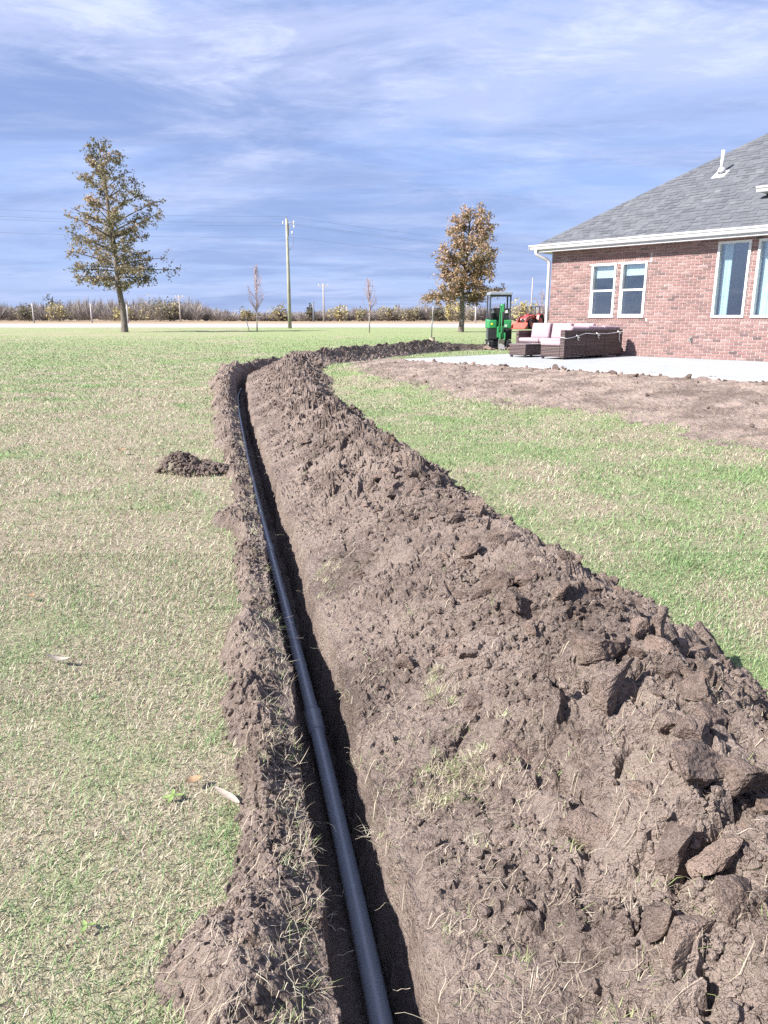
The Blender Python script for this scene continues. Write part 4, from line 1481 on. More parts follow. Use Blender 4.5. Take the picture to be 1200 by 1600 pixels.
vp = MB().tube([(3.47, 2.03, 4.40), (3.47, 2.03, 4.94)], 0.042, 16).build('vent_pipe', M['white'], house)
M['lead'] = simple_mat('vent_flashing', (0.62, 0.62, 0.64), 0.45, 0.4)
_fm = Matrix.Translation((3.47, 2.03, Z_E + PITCH * (2.03 + EV) + 0.02)) @ Matrix.Rotation(math.atan(PITCH), 4, 'X')
MB().box(-0.16, 0.16, -0.2, 0.14, -0.004, 0.006, M=_fm).tube([(3.47, 2.03, 4.44), (3.47, 2.03, 4.54)], [0.11, 0.056], 14).build('vent_flashing', M['lead'], vp)
# raised eave of the taller wing higher up the slope
ry, rz_ = 0.62, 3.76
dg = MB().prism([(p[0] + EV + ry, p[1] - Z_E + rz_) for p in gp], 'x', 5.06, 12.0).build('gutter', M['white'], house)
dg['label'] = 'upper white gutter on the taller part of the roof'
wing = MB().box(5.25, 12.0, 0.95, 2.4, 3.6, rz_ - 0.01).build('wing_wall', M['soffit'], house)
MB().box(5.15, 12.0, ry - 0.012, 0.95, rz_ - 0.13, rz_ - 0.01).build('fascia', M['white'], wing)
MB().add([(5.15, ry - 0.02, rz_), (12, ry - 0.02, rz_), (12, 4.5, rz_ + PITCH * 3.88), (7.1, 4.5, rz_ + PITCH * 3.88), (5.15, 2.2, rz_ - .1), (5.15, ry - .02, rz_ - .02)], [(0, 1, 2, 3), (0, 3, 4), (0, 4, 5)]).build('wing_roof', M['shingle'], house)
# hose tap on the wall
M['brass'] = simple_mat('weathered_metal', (0.30, 0.33, 0.31), 0.5, 0.5, 0.6)
MB().box(-0.03, 0.03, -0.012, 0.0, -0.03, 0.03, M=Matrix.Translation((4.176, -0.008, 0.44))).tube([(4.176, 0, .44), (4.176, -.09, .44), (4.176, -.11, .40)], 0.014, 8).tube([(4.176, -.06, .44), (4.176, -.06, .48)], .006, 6).tube([(4.15, -.06, .485), (4.20, -.06, .485)], .012, 6).build('hose_tap', M['brass'], house)

# small black flood light standing by the wall
M['blackmetal'] = simple_mat('black_metal', (0.025, 0.025, 0.027), 0.45, 0.5)
fl = empty('garden_light', hpt(2.40, 0.17, PATIO_Z), math.atan2(HW[1], HW[0]))
tag(fl, 'small black spot lamp on the patio at the foot of the brick wall', 'lamp')
MB().tube([(0, 0, 0), (0, 0, 0.015)], 0.05, 12).tube([(0, 0, 0), (0, 0, 0.13)], 0.012, 8).build('stem', M['blackmetal'], fl)
MB().tube([(0.05, 0.03, 0.12), (0.02, 0, 0.16), (-0.06, -0.06, 0.22), (-0.085, -0.08, 0.235)], [0.035, 0.055, 0.065, 0.07], 14).build('lamp_head', M['blackmetal'], fl)

# ================================================================ patio furniture
def mat_wicker():
    m, nt, b = new_mat('dark_wicker')
    T = NT(nt)
    O = T.obj()
    wv = T.n('ShaderNodeTexWave', {'Vector': O, 'Scale': 9.0, 'Distortion': 0.8, 'Detail': 1.0}, wave_type='BANDS', bands_direction='Z').outputs['Fac']
    mp = T.n('ShaderNodeMapping', {'Vector': O, 'Scale': (1, 1, 0.15)}).outputs[0]
    v2 = T.n('ShaderNodeTexWave', {'Vector': mp, 'Scale': 14.0, 'Distortion': 0.5}, wave_type='BANDS', bands_direction='DIAGONAL').outputs['Fac']
    row = T.noise(T.n('ShaderNodeMapping', {'Vector': O, 'Scale': (0.6, 0.6, 26)}).outputs[0], 1.0, 3, 0.6)
    c = T.colramp(row, [(0.3, (0.040, 0.026, 0.026)), (0.5, (0.085, 0.052, 0.050)), (0.7, (0.16, 0.105, 0.095))])
    c = T.mix(T.math('MULTIPLY', T.math('SUBTRACT', 1.0, wv), 0.65), c, (0.022, 0.014, 0.015))
    T.link(c, b.inputs['Base Color'])
    b.inputs['Roughness'].default_value = 0.5
    b.inputs['Specular IOR Level'].default_value = 0.4
    T.link(T.bump(T.math('ADD', wv, T.math('MULTIPLY', v2, 0.6)), 0.7, 0.012), b.inputs['Normal'])
    return m


M['wicker'] = mat_wicker()
M['cushion'] = simple_mat('mauve_cushion', (0.33, 0.245, 0.275), 0.85, 0.15, var=0.05, nscale=5, bump=0.15, bscale=160)
M['tabletop'] = simple_mat('dark_table_top', (0.16, 0.12, 0.12), 0.25, 0.5)
SA = math.atan2(0.6548, 0.7558)               # local X runs towards the house wall, local Y away along it (to the left)
sofa = empty('sectional_sofa', (4.147, 17.585, PATIO_Z), SA)
tag(sofa, 'L-shaped dark wicker sectional sofa with mauve cushions on the patio', 'sofa')
LA, DA, SH = 2.42, 0.66, 0.30
BK = 0.66
for k in range(3):                             # back panels of the near leg (seen from behind)
    a = 0.10 + k * (LA - 0.10) / 3; b_ = 0.10 + (k + 1) * (LA - 0.10) / 3 - 0.008
    MB().box(a, b_, 0.0, 0.085, 0.055, BK, bev=0.012).build('back_panel', M['wicker'], sofa)
MB().box(0.0, 0.092, -0.004, 0.12, 0.03, BK + 0.006, bev=0.012).build('arm_post', M['wicker'], sofa)
for k in range(3):
    a = 0.0 if k == 0 else k * LA / 3; b_ = (k + 1) * LA / 3 - 0.01
    MB().box(a + (0.0 if k else 0.004), b_, 0.125, DA, 0.055, SH, bev=0.012).build('seat_base', M['wicker'], sofa)
    MB().box(a - 0.01 * (k == 0), b_, 0.10, DA + 0.02, SH + 0.004, SH + 0.115, bev=0.045).build('seat_cushion', M['cushion'], sofa)
for k in range(3):
    a = 0.30 + k * 0.68
    Mx = Matrix.Translation((a + 0.40, 0.19, SH + 0.115)) @ Matrix.Rotation(R(11 if k else 17), 4, 'X') @ Matrix.Rotation(R(2), 4, 'Y')
    MB().box(-0.36, 0.36, -0.065, 0.07, -0.02, 0.335, M=Mx, bev=0.055).build('back_cushion', M['cushion'], sofa)
# the leg along the wall: local Y from DA outwards, its back to the house (high X)
LB = 2.72
XB = LA - 0.05
for k in range(3):
    a = DA + 0.02 + k * (LB - DA) / 3; b_ = DA + 0.02 + (k + 1) * (LB - DA) / 3 - 0.012
    MB().box(XB - DA, XB - 0.09, a, b_, 0.055, SH, bev=0.012).build('seat_base', M['wicker'], sofa)
    MB().box(XB - 0.086, XB, a, b_, 0.055, BK, bev=0.012).build('back_panel', M['wicker'], sofa)
    MB().box(XB - DA - 0.015, XB - 0.10, a, b_, SH + 0.004, SH + 0.115, bev=0.045).build('seat_cushion', M['cushion'], sofa)
for k in range(3):
    c = DA + 0.02 + (k + 0.5) * (LB - DA - 0.05) / 3 - 0.02
    Mx = Matrix.Translation((XB - 0.21, c, SH + 0.10)) @ Matrix.Rotation(R(10), 4, 'Y')
    MB().box(-0.075, 0.075, -0.30, 0.30, -0.01, 0.40, M=Mx, bev=0.055).build('back_cushion', M['cushion'], sofa)
MB().box(XB - DA, XB, LB + 0.012, LB + 0.10, 0.055, 0.60, bev=0.012).build('arm', M['wicker'], sofa)
for (a, b_) in ((0.03, 0.03), (0.03, DA - 0.06), (LA / 3, 0.03), (LA - 0.10, 0.03), (2 * LA / 3, 0.03), (XB - DA + .03, LB + 0.03), (XB - 0.07, LB + .03), (XB - DA + .03, DA + .7)):
    MB().box(a, a + 0.05, b_, b_ + 0.05, 0.0, 0.06).build('leg', M['blackmetal'], sofa)

M['cord'] = simple_mat('white_cord', (0.75, 0.73, 0.68), 0.8, 0.2)
cord = empty('white_cord', (4.147, 17.585, PATIO_Z), SA)
tag(cord, 'white cord tied along the back of the wicker sofa', 'cord')
pts = [(-0.015, 0.10, 0.50), (-0.02, -0.012, 0.49), (0.05, -0.015, 0.475), (0.30, -0.014, 0.50), (0.50, -0.014, 0.53), (0.80, -0.013, 0.585), (1.2, -0.013, 0.565), (1.7, -0.013, 0.565), (2.1, -0.013, 0.585), (2.38, -0.013, 0.605), (2.45, -0.008, 0.61), (2.45, 0.08, 0.61)]
MB().tube(pts, 0.008, 7).build('strand', M['cord'], cord)
for (xx, zz_) in ((0.46, 0.525), (1.28, 0.565), (2.20, 0.595)):
    MB().tube([(xx - .05, -.02, zz_ + .02), (xx, -.035, zz_), (xx + .06, -.02, zz_ - .03), (xx + .10, -.016, zz_ - .035)], 0.014, 7).tube([(xx, -.03, zz_), (xx + .04, -.02, zz_ - .08 - .10 * (xx > 2)), (xx + .09, -.018, zz_ - .10 - .14 * (xx > 2))], 0.009, 6).build('knot', M['cord'], cord)

tbl = empty('coffee_table', (3.43, 18.50, PATIO_Z), SA)
tag(tbl, 'low dark wicker coffee table in front of the sofa', 'table')
MB().box(0, 0.86, 0, 0.50, 0.045, 0.29, bev=0.01).build('base', M['wicker'], tbl)
MB().box(-0.012, 0.872, -0.012, 0.512, 0.292, 0.318, bev=0.006).build('table_top', M['tabletop'], tbl)
for a in (0.02, 0.79):
    for b_ in (0.02, 0.43):
        MB().box(a, a + 0.05, b_, b_ + 0.05, 0, 0.05).build('leg', M['blackmetal'], tbl)

# ================================================================ trees
def mat_bark(name, col):
    m, nt, b = new_mat(name)
    T = NT(nt)
    O = T.obj()
    mp = T.n('ShaderNodeMapping', {'Vector': O, 'Scale': (5, 5, 1.2)}).outputs[0]
    f = T.noise(mp, 2.0, 5, 0.65)
    T.link(T.mix(T.ramp(f, 0.3, 0.7), tuple(c * 0.55 for c in col), tuple(c * 1.25 for c in col)), b.inputs['Base Color'])
    b.inputs['Roughness'].default_value = 0.9
    b.inputs['Specular IOR Level'].default_value = 0.1
    T.link(T.bump(f, 0.8, 0.04), b.inputs['Normal'])
    return m


def mat_leaf(name, stops, transl=0.25):
    m, nt, b = new_mat(name)
    T = NT(nt)
    c = T.colramp(T.attr('rnd'), stops)
    T.link(c, b.inputs['Base Color'])
    b.inputs['Roughness'].default_value = 0.6
    b.inputs['Specular IOR Level'].default_value = 0.2
    tr = T.n('ShaderNodeBsdfTranslucent', {'Color': c})
    T.link(T.n('ShaderNodeMixShader', {0: transl, 1: b.outputs[0], 2: tr.outputs[0]}).outputs[0], nt.nodes['Material Output'].inputs[0])
    return m


M['bark'] = mat_bark('oak_bark', (0.17, 0.145, 0.125))
M['leafA'] = mat_leaf('olive_brown_leaf', [(0.0, (0.11, 0.105, 0.055)), (0.35, (0.205, 0.185, 0.095)), (0.6, (0.285, 0.23, 0.135)), (0.85, (0.37, 0.25, 0.17)), (1.0, (0.46, 0.35, 0.25))])
M['leafB'] = mat_leaf('russet_leaf', [(0.0, (0.11, 0.09, 0.055)), (0.3, (0.225, 0.18, 0.09)), (0.6, (0.33, 0.22, 0.135)), (0.85, (0.41, 0.265, 0.18)), (1.0, (0.49, 0.37, 0.27))])


def leaf_cloud(P, size, tone):
    """two-triangle leaves at P (n,3)"""
    n = len(P)
    a = rng.normal(size=(n, 3)); a /= np.linalg.norm(a, axis=1)[:, None]
    b_ = np.cross(a, rng.normal(size=(n, 3))); b_ /= np.linalg.norm(b_, axis=1)[:, None]
    L_ = size * rng.uniform(0.6, 1.4, n)[:, None]
    V = np.stack([P - a * L_ * .5, P + b_ * L_ * .30, P + a * L_ * .5, P - b_ * L_ * .30], 1).reshape(-1, 3)
    F = (np.arange(n)[:, None] * 4 + np.array([0, 1, 2, 3])[None])
    return V, F, np.repeat(tone, 4)


def oak(name, loc, label, H_, trunk, r0, clear, hs, wl, wr, mat, nl, leaf, tone0, seed):
    g_ = np.random.default_rng(seed)
    root = empty(name, loc); tag(root, label, 'tree')
    th = np.array([p[1] for p in trunk]); tx_ = np.array([p[0] for p in trunk])
    zz_ = np.linspace(0, H_ * 0.97, 22)
    path = [(float(np.interp(q, th, tx_) + 0.06 * math.sin(q * 1.1)), 0.05 * math.sin(q * 0.8), float(q)) for q in zz_]
    rad = [r0 * (1.22 if i_ == 0 else 1.0) * (1 - q / (H_ * 1.0)) ** 0.8 + 0.02 for i_, q in enumerate(zz_)]
    MB().tube([(path[0][0], path[0][1], -0.1)] + path, [rad[0]] + rad, 12).build('trunk', M['bark'], root)
    limbs = MB()
    LP = []; LT = []
    n = nl
    for k in range(n):
        h = clear + (H_ - clear) * (k / n) ** 1.12
        cx_ = (1 if k % 2 else -1) * (0.12 + 0.88 * g_.random() ** 0.55)
        az = math.acos(cx_) * (1 if g_.random() < .5 else -1)
        wl_ = np.interp(h, hs, wl); wr_ = np.interp(h, hs, wr)
        reach = (wr_ if cx_ > 0 else wl_)
        reach = max(0.35, reach * g_.uniform(0.62, 1.10))
        rel = (h - clear) / (H_ - clear)
        slope = np.interp(rel, [0, 0.12, 0.4, 0.8, 1], [-0.10, 0.12, 0.45, 0.9, 1.6]) + g_.uniform(-.12, .12)
        hb = max(clear * 0.98, h - slope * reach * 0.85)
        bx_ = float(np.interp(hb, th, tx_))
        pts = []
        wob = g_.uniform(-.12, .12, 2)
        for j in range(7):
            q = j / 6
            rr = reach * q
            pts.append((bx_ + rr * cx_ + wob[0] * rr * math.sin(q * 3), rr * math.sin(az) + wob[1] * rr * math.sin(q * 2.5), hb + (h - hb) * q ** 0.9 - 0.10 * reach * max(0, q - .55) * (1 - rel)))
        rb = 0.022 + 0.028 * reach * 0.55
        limbs.tube(pts, [rb * (1 - 0.8 * j / 6) for j in range(7)], 5, caps=False)
        pa = np.array(pts)
        bt = tone0 + g_.normal(0, 0.16)
        for tw in range(int(5 + reach * 2.6)):
            q = g_.uniform(0.25, 1.0) ** 0.8
            i0 = min(5, int(q * 6)); fr = q * 6 - i0
            base_ = pa[i0] * (1 - fr) + pa[i0 + 1] * fr
            d = g_.normal(size=3); d[2] = d[2] * 0.6 + 0.05 - 0.25 * (1 - rel); d /= np.linalg.norm(d)
            tl = g_.uniform(0.35, 0.95) * (0.5 + 0.17 * reach)
            end = base_ + d * tl
            limbs.tube([base_, (base_ + end) / 2 + g_.normal(0, .04, 3), end], [0.016, 0.012, 0.007], 3, caps=False)
            m_ = int(leaf[1] * g_.uniform(0.25, 1.4))
            f_ = g_.uniform(0.15, 1.1, m_)[:, None]
            LP.append(base_ + (end - base_) * f_ + g_.normal(0, 0.15, (m_, 3)) * [1, 1, 0.75])
            LT.append(np.clip(bt + g_.normal(0, 0.20, m_), 0, 1))
    limbs.build('limbs', M['bark'], root)
    V, F, t = leaf_cloud(np.concatenate(LP), leaf[0], np.concatenate(LT))
    o = link('crown', tri_mesh('crown', V, F, {'rnd': t}), mat, root)
    return root


k_ = 0.0618
hs1 = [(519 - v) / 311 * 16.5 for v in (445, 430, 415, 400, 380, 360, 345, 335, 310, 290, 275, 260, 240, 225, 208)]
wl1 = [k_ * q for q in (30, 84, 82, 76, 78, 64, 62, 74, 48, 40, 38, 32, 24, 16, 6)]
wr1 = [k_ * q for q in (20, 66, 72, 74, 66, 62, 60, 74, 90, 68, 46, 38, 32, 24, 6)]
oak('oak_tree', (-23.55, 69.67, 0), 'tall oak with sparse olive-brown leaves, standing alone on the left lawn', 16.3, [(0, 0), (-.16, 4.5), (-.40, 9), (-.72, 14), (-.85, 16.5)], 0.27, 3.9, hs1, wl1, wr1, M['leafA'], 74, (0.20, 19), 0.44, 11)
hs2 = [(519 - v) / 199 * 10.9 for v in (474, 465, 450, 440, 420, 405, 390, 375, 360, 345, 330, 319)]
wl2 = [1.12 * k_ * q for q in (34, 52, 50, 34, 46, 42, 38, 33, 31, 24, 12, 3)]
wr2 = [1.08 * k_ * q for q in (36, 56, 62, 50, 50, 58, 60, 46, 42, 38, 26, 14)]
oak('oak_tree', (6.98, 69.67, 0), 'smaller oak with dense russet leaves, rising behind the green excavator', 10.8, [(0, 0), (.05, 3), (.35, 7), (.75, 10.9)], 0.23, 2.75, hs2, wl2, wr2, M['leafB'], 80, (0.19, 25), 0.52, 23)

# ---------------------------------------------------------------- bare saplings
M['redbark'] = mat_bark('reddish_twig_bark', (0.40, 0.29, 0.29))
M['palebark'] = mat_bark('pale_sapling_bark', (0.46, 0.40, 0.37))
M['redbud'] = mat_leaf('reddish_bud', [(0, (0.34, 0.19, 0.20)), (1, (0.46, 0.32, 0.31))], 0.2)


def sapling(loc, H_, wid, label, seed, twigs=46, buds=520, low=0.28):
    g_ = np.random.default_rng(seed)
    root = empty('young_tree', loc); tag(root, label, 'tree')
    MB().tube([(0, 0, -.05), (0.02, 0, H_ * .35), (0.05, 0, H_ * .7), (0.02, 0, H_)], [0.065, 0.05, 0.03, 0.008], 7).build('trunk', M['palebark'], root)
    t = MB(); P = []
    for k in range(twigs):
        h = H_ * (low + (0.92 - low) * g_.random() ** 1.2)
        az = g_.uniform(0, 6.28)
        rel = h / H_
        top = min(H_ * 1.0, h + H_ * g_.uniform(0.14, 0.36))
        env = wid * math.sin(math.pi * min(0.97, max(0.1, (top / H_ - low * .8) / (1.05 - low * .8)))) ** 0.8
        e = np.array((env * math.cos(az), env * math.sin(az), top)); s = np.array((0.03, 0, h))
        m_ = s + (e - s) * 0.45 + np.array((env * math.cos(az), env * math.sin(az), 0)) * 0.22
        t.tube([s, m_, e], [0.022, 0.015, 0.007], 4, caps=False)
        nb_ = max(1, buds // twigs)
        q = g_.random(nb_)[:, None]
        P.append(np.where(q < .5, s + (m_ - s) * q * 2, m_ + (e - m_) * (q * 2 - 1)) + g_.normal(0, .05, (nb_, 3)))
    t.build('twigs', M['redbark'], root)
    P = np.concatenate(P)
    V, F, tn = leaf_cloud(P, 0.085, np.clip(g_.normal(.5, .25, len(P)), 0, 1))
    link('crown', tri_mesh('crown', V, F, {'rnd': tn}), M['redbud'], root)
    return root


sapling((-12.0, 72.6, 0), 6.0, 0.80, 'slim young tree with reddish bare twigs near the leaning stake', 3, 52, 520)
sapling((-1.28, 66.9, 0), 4.6, 0.72, 'thin pale young tree with few twigs near the middle of the lawn', 4, 34, 240, 0.3)
sapling((19.6, 96.0, 0), 4.6, 1.0, 'bare pinkish young tree behind the red tractor', 8, 46, 300, 0.2)
M['steel'] = simple_mat('dull_steel', (0.20, 0.21, 0.20), 0.5, 0.5, 0.5)
M['wood'] = simple_mat('weathered_wood', (0.34, 0.28, 0.22), 0.85, 0.15, var=0.2, nscale=4)
stk = empty('leaning_stake', (-12.75, 72.6, 0)); tag(stk, 'dark steel stake leaning beside the reddish young tree', 'stake')
MB().box(-.03, .03, -.02, .02, -.1, 1.38, M=Matrix.Rotation(R(-12), 4, 'Y')).build('post', M['steel'], stk)
MB().box(-.34, -.24, -.035, .035, 1.30, 1.36).build('cap', M['steel'], stk)

# ---------------------------------------------------------------- utility poles and wires
M['pole'] = simple_mat('treated_pole', (0.30, 0.29, 0.235), 0.85, 0.15, var=0.15, nscale=1.5)
M['polefar'] = simple_mat('grey_pole', (0.36, 0.33, 0.31), 0.85, 0.15)
M['wire'] = simple_mat('wire', (0.16, 0.17, 0.20), 0.5, 0.3)
M['porcelain'] = simple_mat('porcelain', (0.70, 0.70, 0.72), 0.3, 0.5)
PZ = 12.45
POLE = (-11.4, 93.0)
pole = empty('utility_pole', (POLE[0], POLE[1], 0)); tag(pole, 'tall wooden utility pole standing at the far edge of the lawn', 'utility pole')
MB().tube([(0, 0, -.2), (0.02, 0, 6), (0.0, 0, PZ)], [0.23, 0.19, 0.14], 14).build('shaft', M['pole'], pole)
MB().box(0.10, 0.24, -.02, .06, PZ - 1.9, PZ - 0.6).build('ground_cover', M['polefar'], pole)
MB().tube([(0.10, 0, PZ - 1.3), (0.75, 0, PZ - 0.5)], 0.035, 6).tube([(0.1, 0, PZ - .45), (0.95, 0, PZ - .42)], .04, 6).build('bracket', M['polefar'], pole)
for (a, b_, c) in ((0.85, 0, PZ - .40), (0.85, 0.0, PZ - 0.85), (0.62, 0, PZ - 1.55), (-0.42, 0, PZ - .45)):
    MB().tube([(a, b_, c - .16), (a, b_, c - .08), (a, b_, c), (a, b_, c + .08), (a, b_, c + .16)], [.05, .10, .06, .10, .05], 10).build('insulator', M['porcelain'], pole)
MB().tube([(0.70, 0, PZ - 1.6), (0.72, 0, PZ - 2.4), (0.66, 0, PZ - 3.0), (0.3, 0, PZ - 3.35), (0.18, 0, PZ - 3.5)], 0.03, 6).build('cable', M['wire'], pole)
MB().tube([(-.05, 0, PZ), (-.08, 0, PZ + .28)], 0.03, 6).build('top_pin', M['polefar'], pole)
LPOLE = (-66.0, 72.0); RPOLE = (52.0, 147.0)
for n_, (dz, lab) in enumerate(((0.25, 'topmost thin overhead wire'), (-0.42, 'overhead wire just below the topmost one'), (-0.75, 'third overhead wire from the top'), (-2.0, 'lowest overhead wire, below the other three'))):
    mb = MB()
    off = (0, -0.4, 0.85, 0.1)[n_]
    pts = []
    for (a, b_, za, zb) in ((LPOLE, POLE, PZ + dz + .2, PZ + dz), (POLE, RPOLE, PZ + dz, PZ + dz - 0.2)):
        for j in range(13):
            q = j / 12
            if pts and j == 0: continue
            pts.append((a[0] + (b_[0] - a[0]) * q + off * (1 if n_ else 0), a[1] + (b_[1] - a[1]) * q, za + (zb - za) * q - 4 * 0.75 * q * (1 - q)))
    o = mb.tube(pts, 0.010, 5).build('overhead_wire', M['wire'], None)
    tag(o, lab + ' crossing the sky behind the trees', 'wire', 'overhead wires between the utility poles')


def far_pole(x_, y_, h, r_, arm, label, mat, name='utility_pole', z0=0.42, group=None):
    p = empty(name, (x_, y_, z0)); tag(p, label, 'pole', group)
    MB().tube([(0, 0, -.3), (0, 0, h)], [r_ * 1.2, r_ * .8], 8).build('shaft', mat, p)
    if arm:
        MB().box(-arm, arm, -.07, .07, h - .55, h - .38).build('cross_arm', mat, p)
        for q in (-.9, 0, .9):
            MB().tube([(q * arm, 0, h - .4), (q * arm, 0, h - .15)], .06, 6).build('insulator', M['porcelain'], p)
    else:
        MB().tube([(0, 0, h), (0, 0, h + .06)], r_, 8).build('cap', mat, p)


def X_at(u, y_): return (u - 600) / 1128.0 * y_


M['postwhite'] = simple_mat('pale_post', (0.44, 0.41, 0.40), 0.7, 0.2)
for u, h, lab in ((27, 2.6, 'pale thin roadside post at the far left edge of the trees'), (87, 2.95, 'pale roadside post, second from the left along the road'), (172, 2.95, 'pale roadside post just left of the tall oak trunk'), (225, 2.7, 'pale roadside post just right of the tall oak trunk'), (734, 2.5, 'pale roadside post between the smaller oak and the excavator')):
    far_pole(X_at(u, 118), 118, h, 0.11, 0, lab, M['postwhite'], 'roadside_post', 0.42, 'pale posts along the road')
far_pole(X_at(302, 148), 148, 5.0, 0.13, 0.75, 'small distant pole with cross arm right of the tall oak', M['polefar'])
far_pole(X_at(512, 146), 146, 7.0, 0.15, 0.95, 'distant utility pole with cross arm right of the tall pole', M['polefar'])
far_pole(X_at(497, 147), 147, 3.6, 0.15, 0, 'short dark distant pole next to a dark shrub', M['wire'])
far_pole(X_at(815, 150), 150, 8.2, 0.12, 0, 'slim distant pole above the red tractor', M['polefar'])

# ---------------------------------------------------------------- distant thicket and shrubs
M['twig'] = mat_leaf('bare_thicket_twigs', [(0, (0.16, 0.14, 0.135)), (0.4, (0.28, 0.245, 0.23)), (0.75, (0.38, 0.335, 0.30)), (1, (0.44, 0.39, 0.29))], 0.2)
M['shrubleaf'] = mat_leaf('autumn_shrub_leaf', [(0, (0.08, 0.085, 0.06)), (0.35, (0.22, 0.195, 0.12)), (0.7, (0.38, 0.325, 0.17)), (1, (0.48, 0.41, 0.17))], 0.25)


def twig_bush(c, rx, h, n, tone, g_):
    """thin tapering twigs fanning from the ground of one bush; returns V (n*3,3), tone"""
    az = g_.uniform(0, 6.28, n); q = g_.random(n) ** 0.6
    tipx = rx * np.cos(az) * q; tipy = rx * np.sin(az) * q
    tipz = h * np.sqrt(np.clip(1 - (q * 0.92) ** 2, 0.05, 1)) * g_.uniform(0.35, 1.08, n)
    tip = np.stack([tipx, tipy, tipz], 1)
    st = tip * (g_.uniform(0.15, 0.75, n)[:, None]) * [0.8, 0.8, 1]
    d = np.stack([-np.sin(az + g_.normal(0, 1, n)), np.cos(az), g_.normal(0, .3, n)], 1) * (0.035 + 0.055 * g_.random(n))[:, None]
    d[:, 0] = np.where(np.abs(d[:, 0]) < 0.02, 0.045, d[:, 0])
    V = np.stack([st - d, st + d, tip], 1) + np.array(c)[None, None]
    return V.reshape(-1, 3), np.repeat(np.clip(tone + g_.normal(0, .18, n), 0, 1), 3)


g_ = np.random.default_rng(77)
VV = []; TT = []
for row, y_ in enumerate((158, 164, 171, 179)):
    x_ = -135.0
    while x_ < 110:
        u = 600 + 1128 * x_ / y_
        top = np.interp(u, [-200, 0, 60, 150, 250, 320, 345, 380, 450, 520, 600, 640, 700, 760, 850, 1000, 1400], [5.2, 5.2, 4.4, 5.4, 5.3, 5.8, 3.6, 2.4, 2.3, 2.9, 3.4, 4.0, 3.8, 3.8, 4.0, 4.5, 4.5])
        h = top * g_.uniform(0.75, 1.12) * (0.78 + 0.07 * row)
        v_, t_ = twig_bush((x_, y_ + g_.uniform(-2, 2), 0.42), g_.uniform(1.6, 3.2), h, 300, np.clip(g_.normal(.45, .14), .1, .95), g_)
        VV.append(v_); TT.append(t_)
        x_ += g_.uniform(1.3, 2.6)
V = np.concatenate(VV); t = np.concatenate(TT)
thk = link('thicket', tri_mesh('thicket', V, np.arange(len(V)).reshape(-1, 3), {'rnd': t}), M['twig'])
tag(thk, 'long grey-brown belt of bare brush beyond the road', 'thicket', kind='stuff')


def shrub(u, y_, rx, h, tone, label, n=420):
    root = empty('shrub', (X_at(u, y_), y_, 0.42)); tag(root, label, 'shrub', 'shrubs standing out of the thicket')
    v_, t_ = twig_bush((0, 0, 0), rx * .9, h * .9, 140, 0.3, g_)
    link('stems', tri_mesh('stems', v_, np.arange(len(v_)).reshape(-1, 3), {'rnd': t_}), M['twig'], root)
    P = g_.normal(size=(n, 3)); P /= np.linalg.norm(P, axis=1)[:, None]
    P *= (g_.random(n) ** 0.4)[:, None]
    lob = 1 + 0.28 * np.sin(P[:, 0] * 5 + u) + 0.2 * np.sin(P[:, 1] * 7 + u * 2)
    P = P * lob[:, None] * [rx, rx * .8, h * .48] + [0, 0, h * .52]
    P[:, 2] = np.maximum(P[:, 2], 0.1)
    V, F, tn = leaf_cloud(P, 0.42, np.clip(tone + g_.normal(0, .17, n), 0, 1))
    link('crown', tri_mesh('crown', V, F, {'rnd': tn}), M['shrubleaf'], root)


for a in ((5, 156, 2.6, 4.6, .28, 'dark green shrub at the left end of the thicket'), (75, 155, 1.9, 3.4, .12, 'dark brown-green shrub left of the second roadside post'), (122, 154, 2.6, 3.6, .72, 'yellowish rounded shrub between the left roadside posts'),
          (116, 165, 2.2, 5.2, .05, 'dark topped evergreen shrub behind the yellowish one'), (218, 153, 1.8, 2.9, .66, 'tan shrub near the post right of the tall oak'), (268, 153, 3.6, 4.8, .45, 'large olive shrub right of the tall oak'),
          (292, 156, 2.2, 4.2, .32, 'dull green shrub at the right end of the tall left thicket'), (400, 158, 1.6, 2.6, .55, 'small tan shrub behind the reddish young tree'), (446, 157, 2.1, 3.3, .6, 'tan bush behind the foot of the tall utility pole'),
          (492, 155, 1.2, 3.2, .08, 'dark shrub beside the short dark pole'), (534, 153, 2.2, 3.2, .75, 'yellow-tan shrub right of the cross-arm pole'), (568, 158, 2.0, 2.6, .5, 'grey-tan shrub behind the pale young tree'),
          (608, 157, 2.4, 3.2, .5, 'brownish shrub mid-way along the right thicket'), (640, 155, 1.8, 2.6, .30, 'low olive shrub above the dirt mound bend'), (678, 154, 1.3, 2.8, .10, 'dark evergreen shrub left of the yellow bush'),
          (708, 150, 2.6, 4.6, .86, 'bright yellow-green bush behind the smaller oak trunk'), (700, 152, 1.9, 3.6, .74, 'yellowish bush touching the bright yellow-green one'), (802, 150, 2.2, 4.4, .9, 'orange-yellow bush behind the tractor loader')):
    shrub(*a)

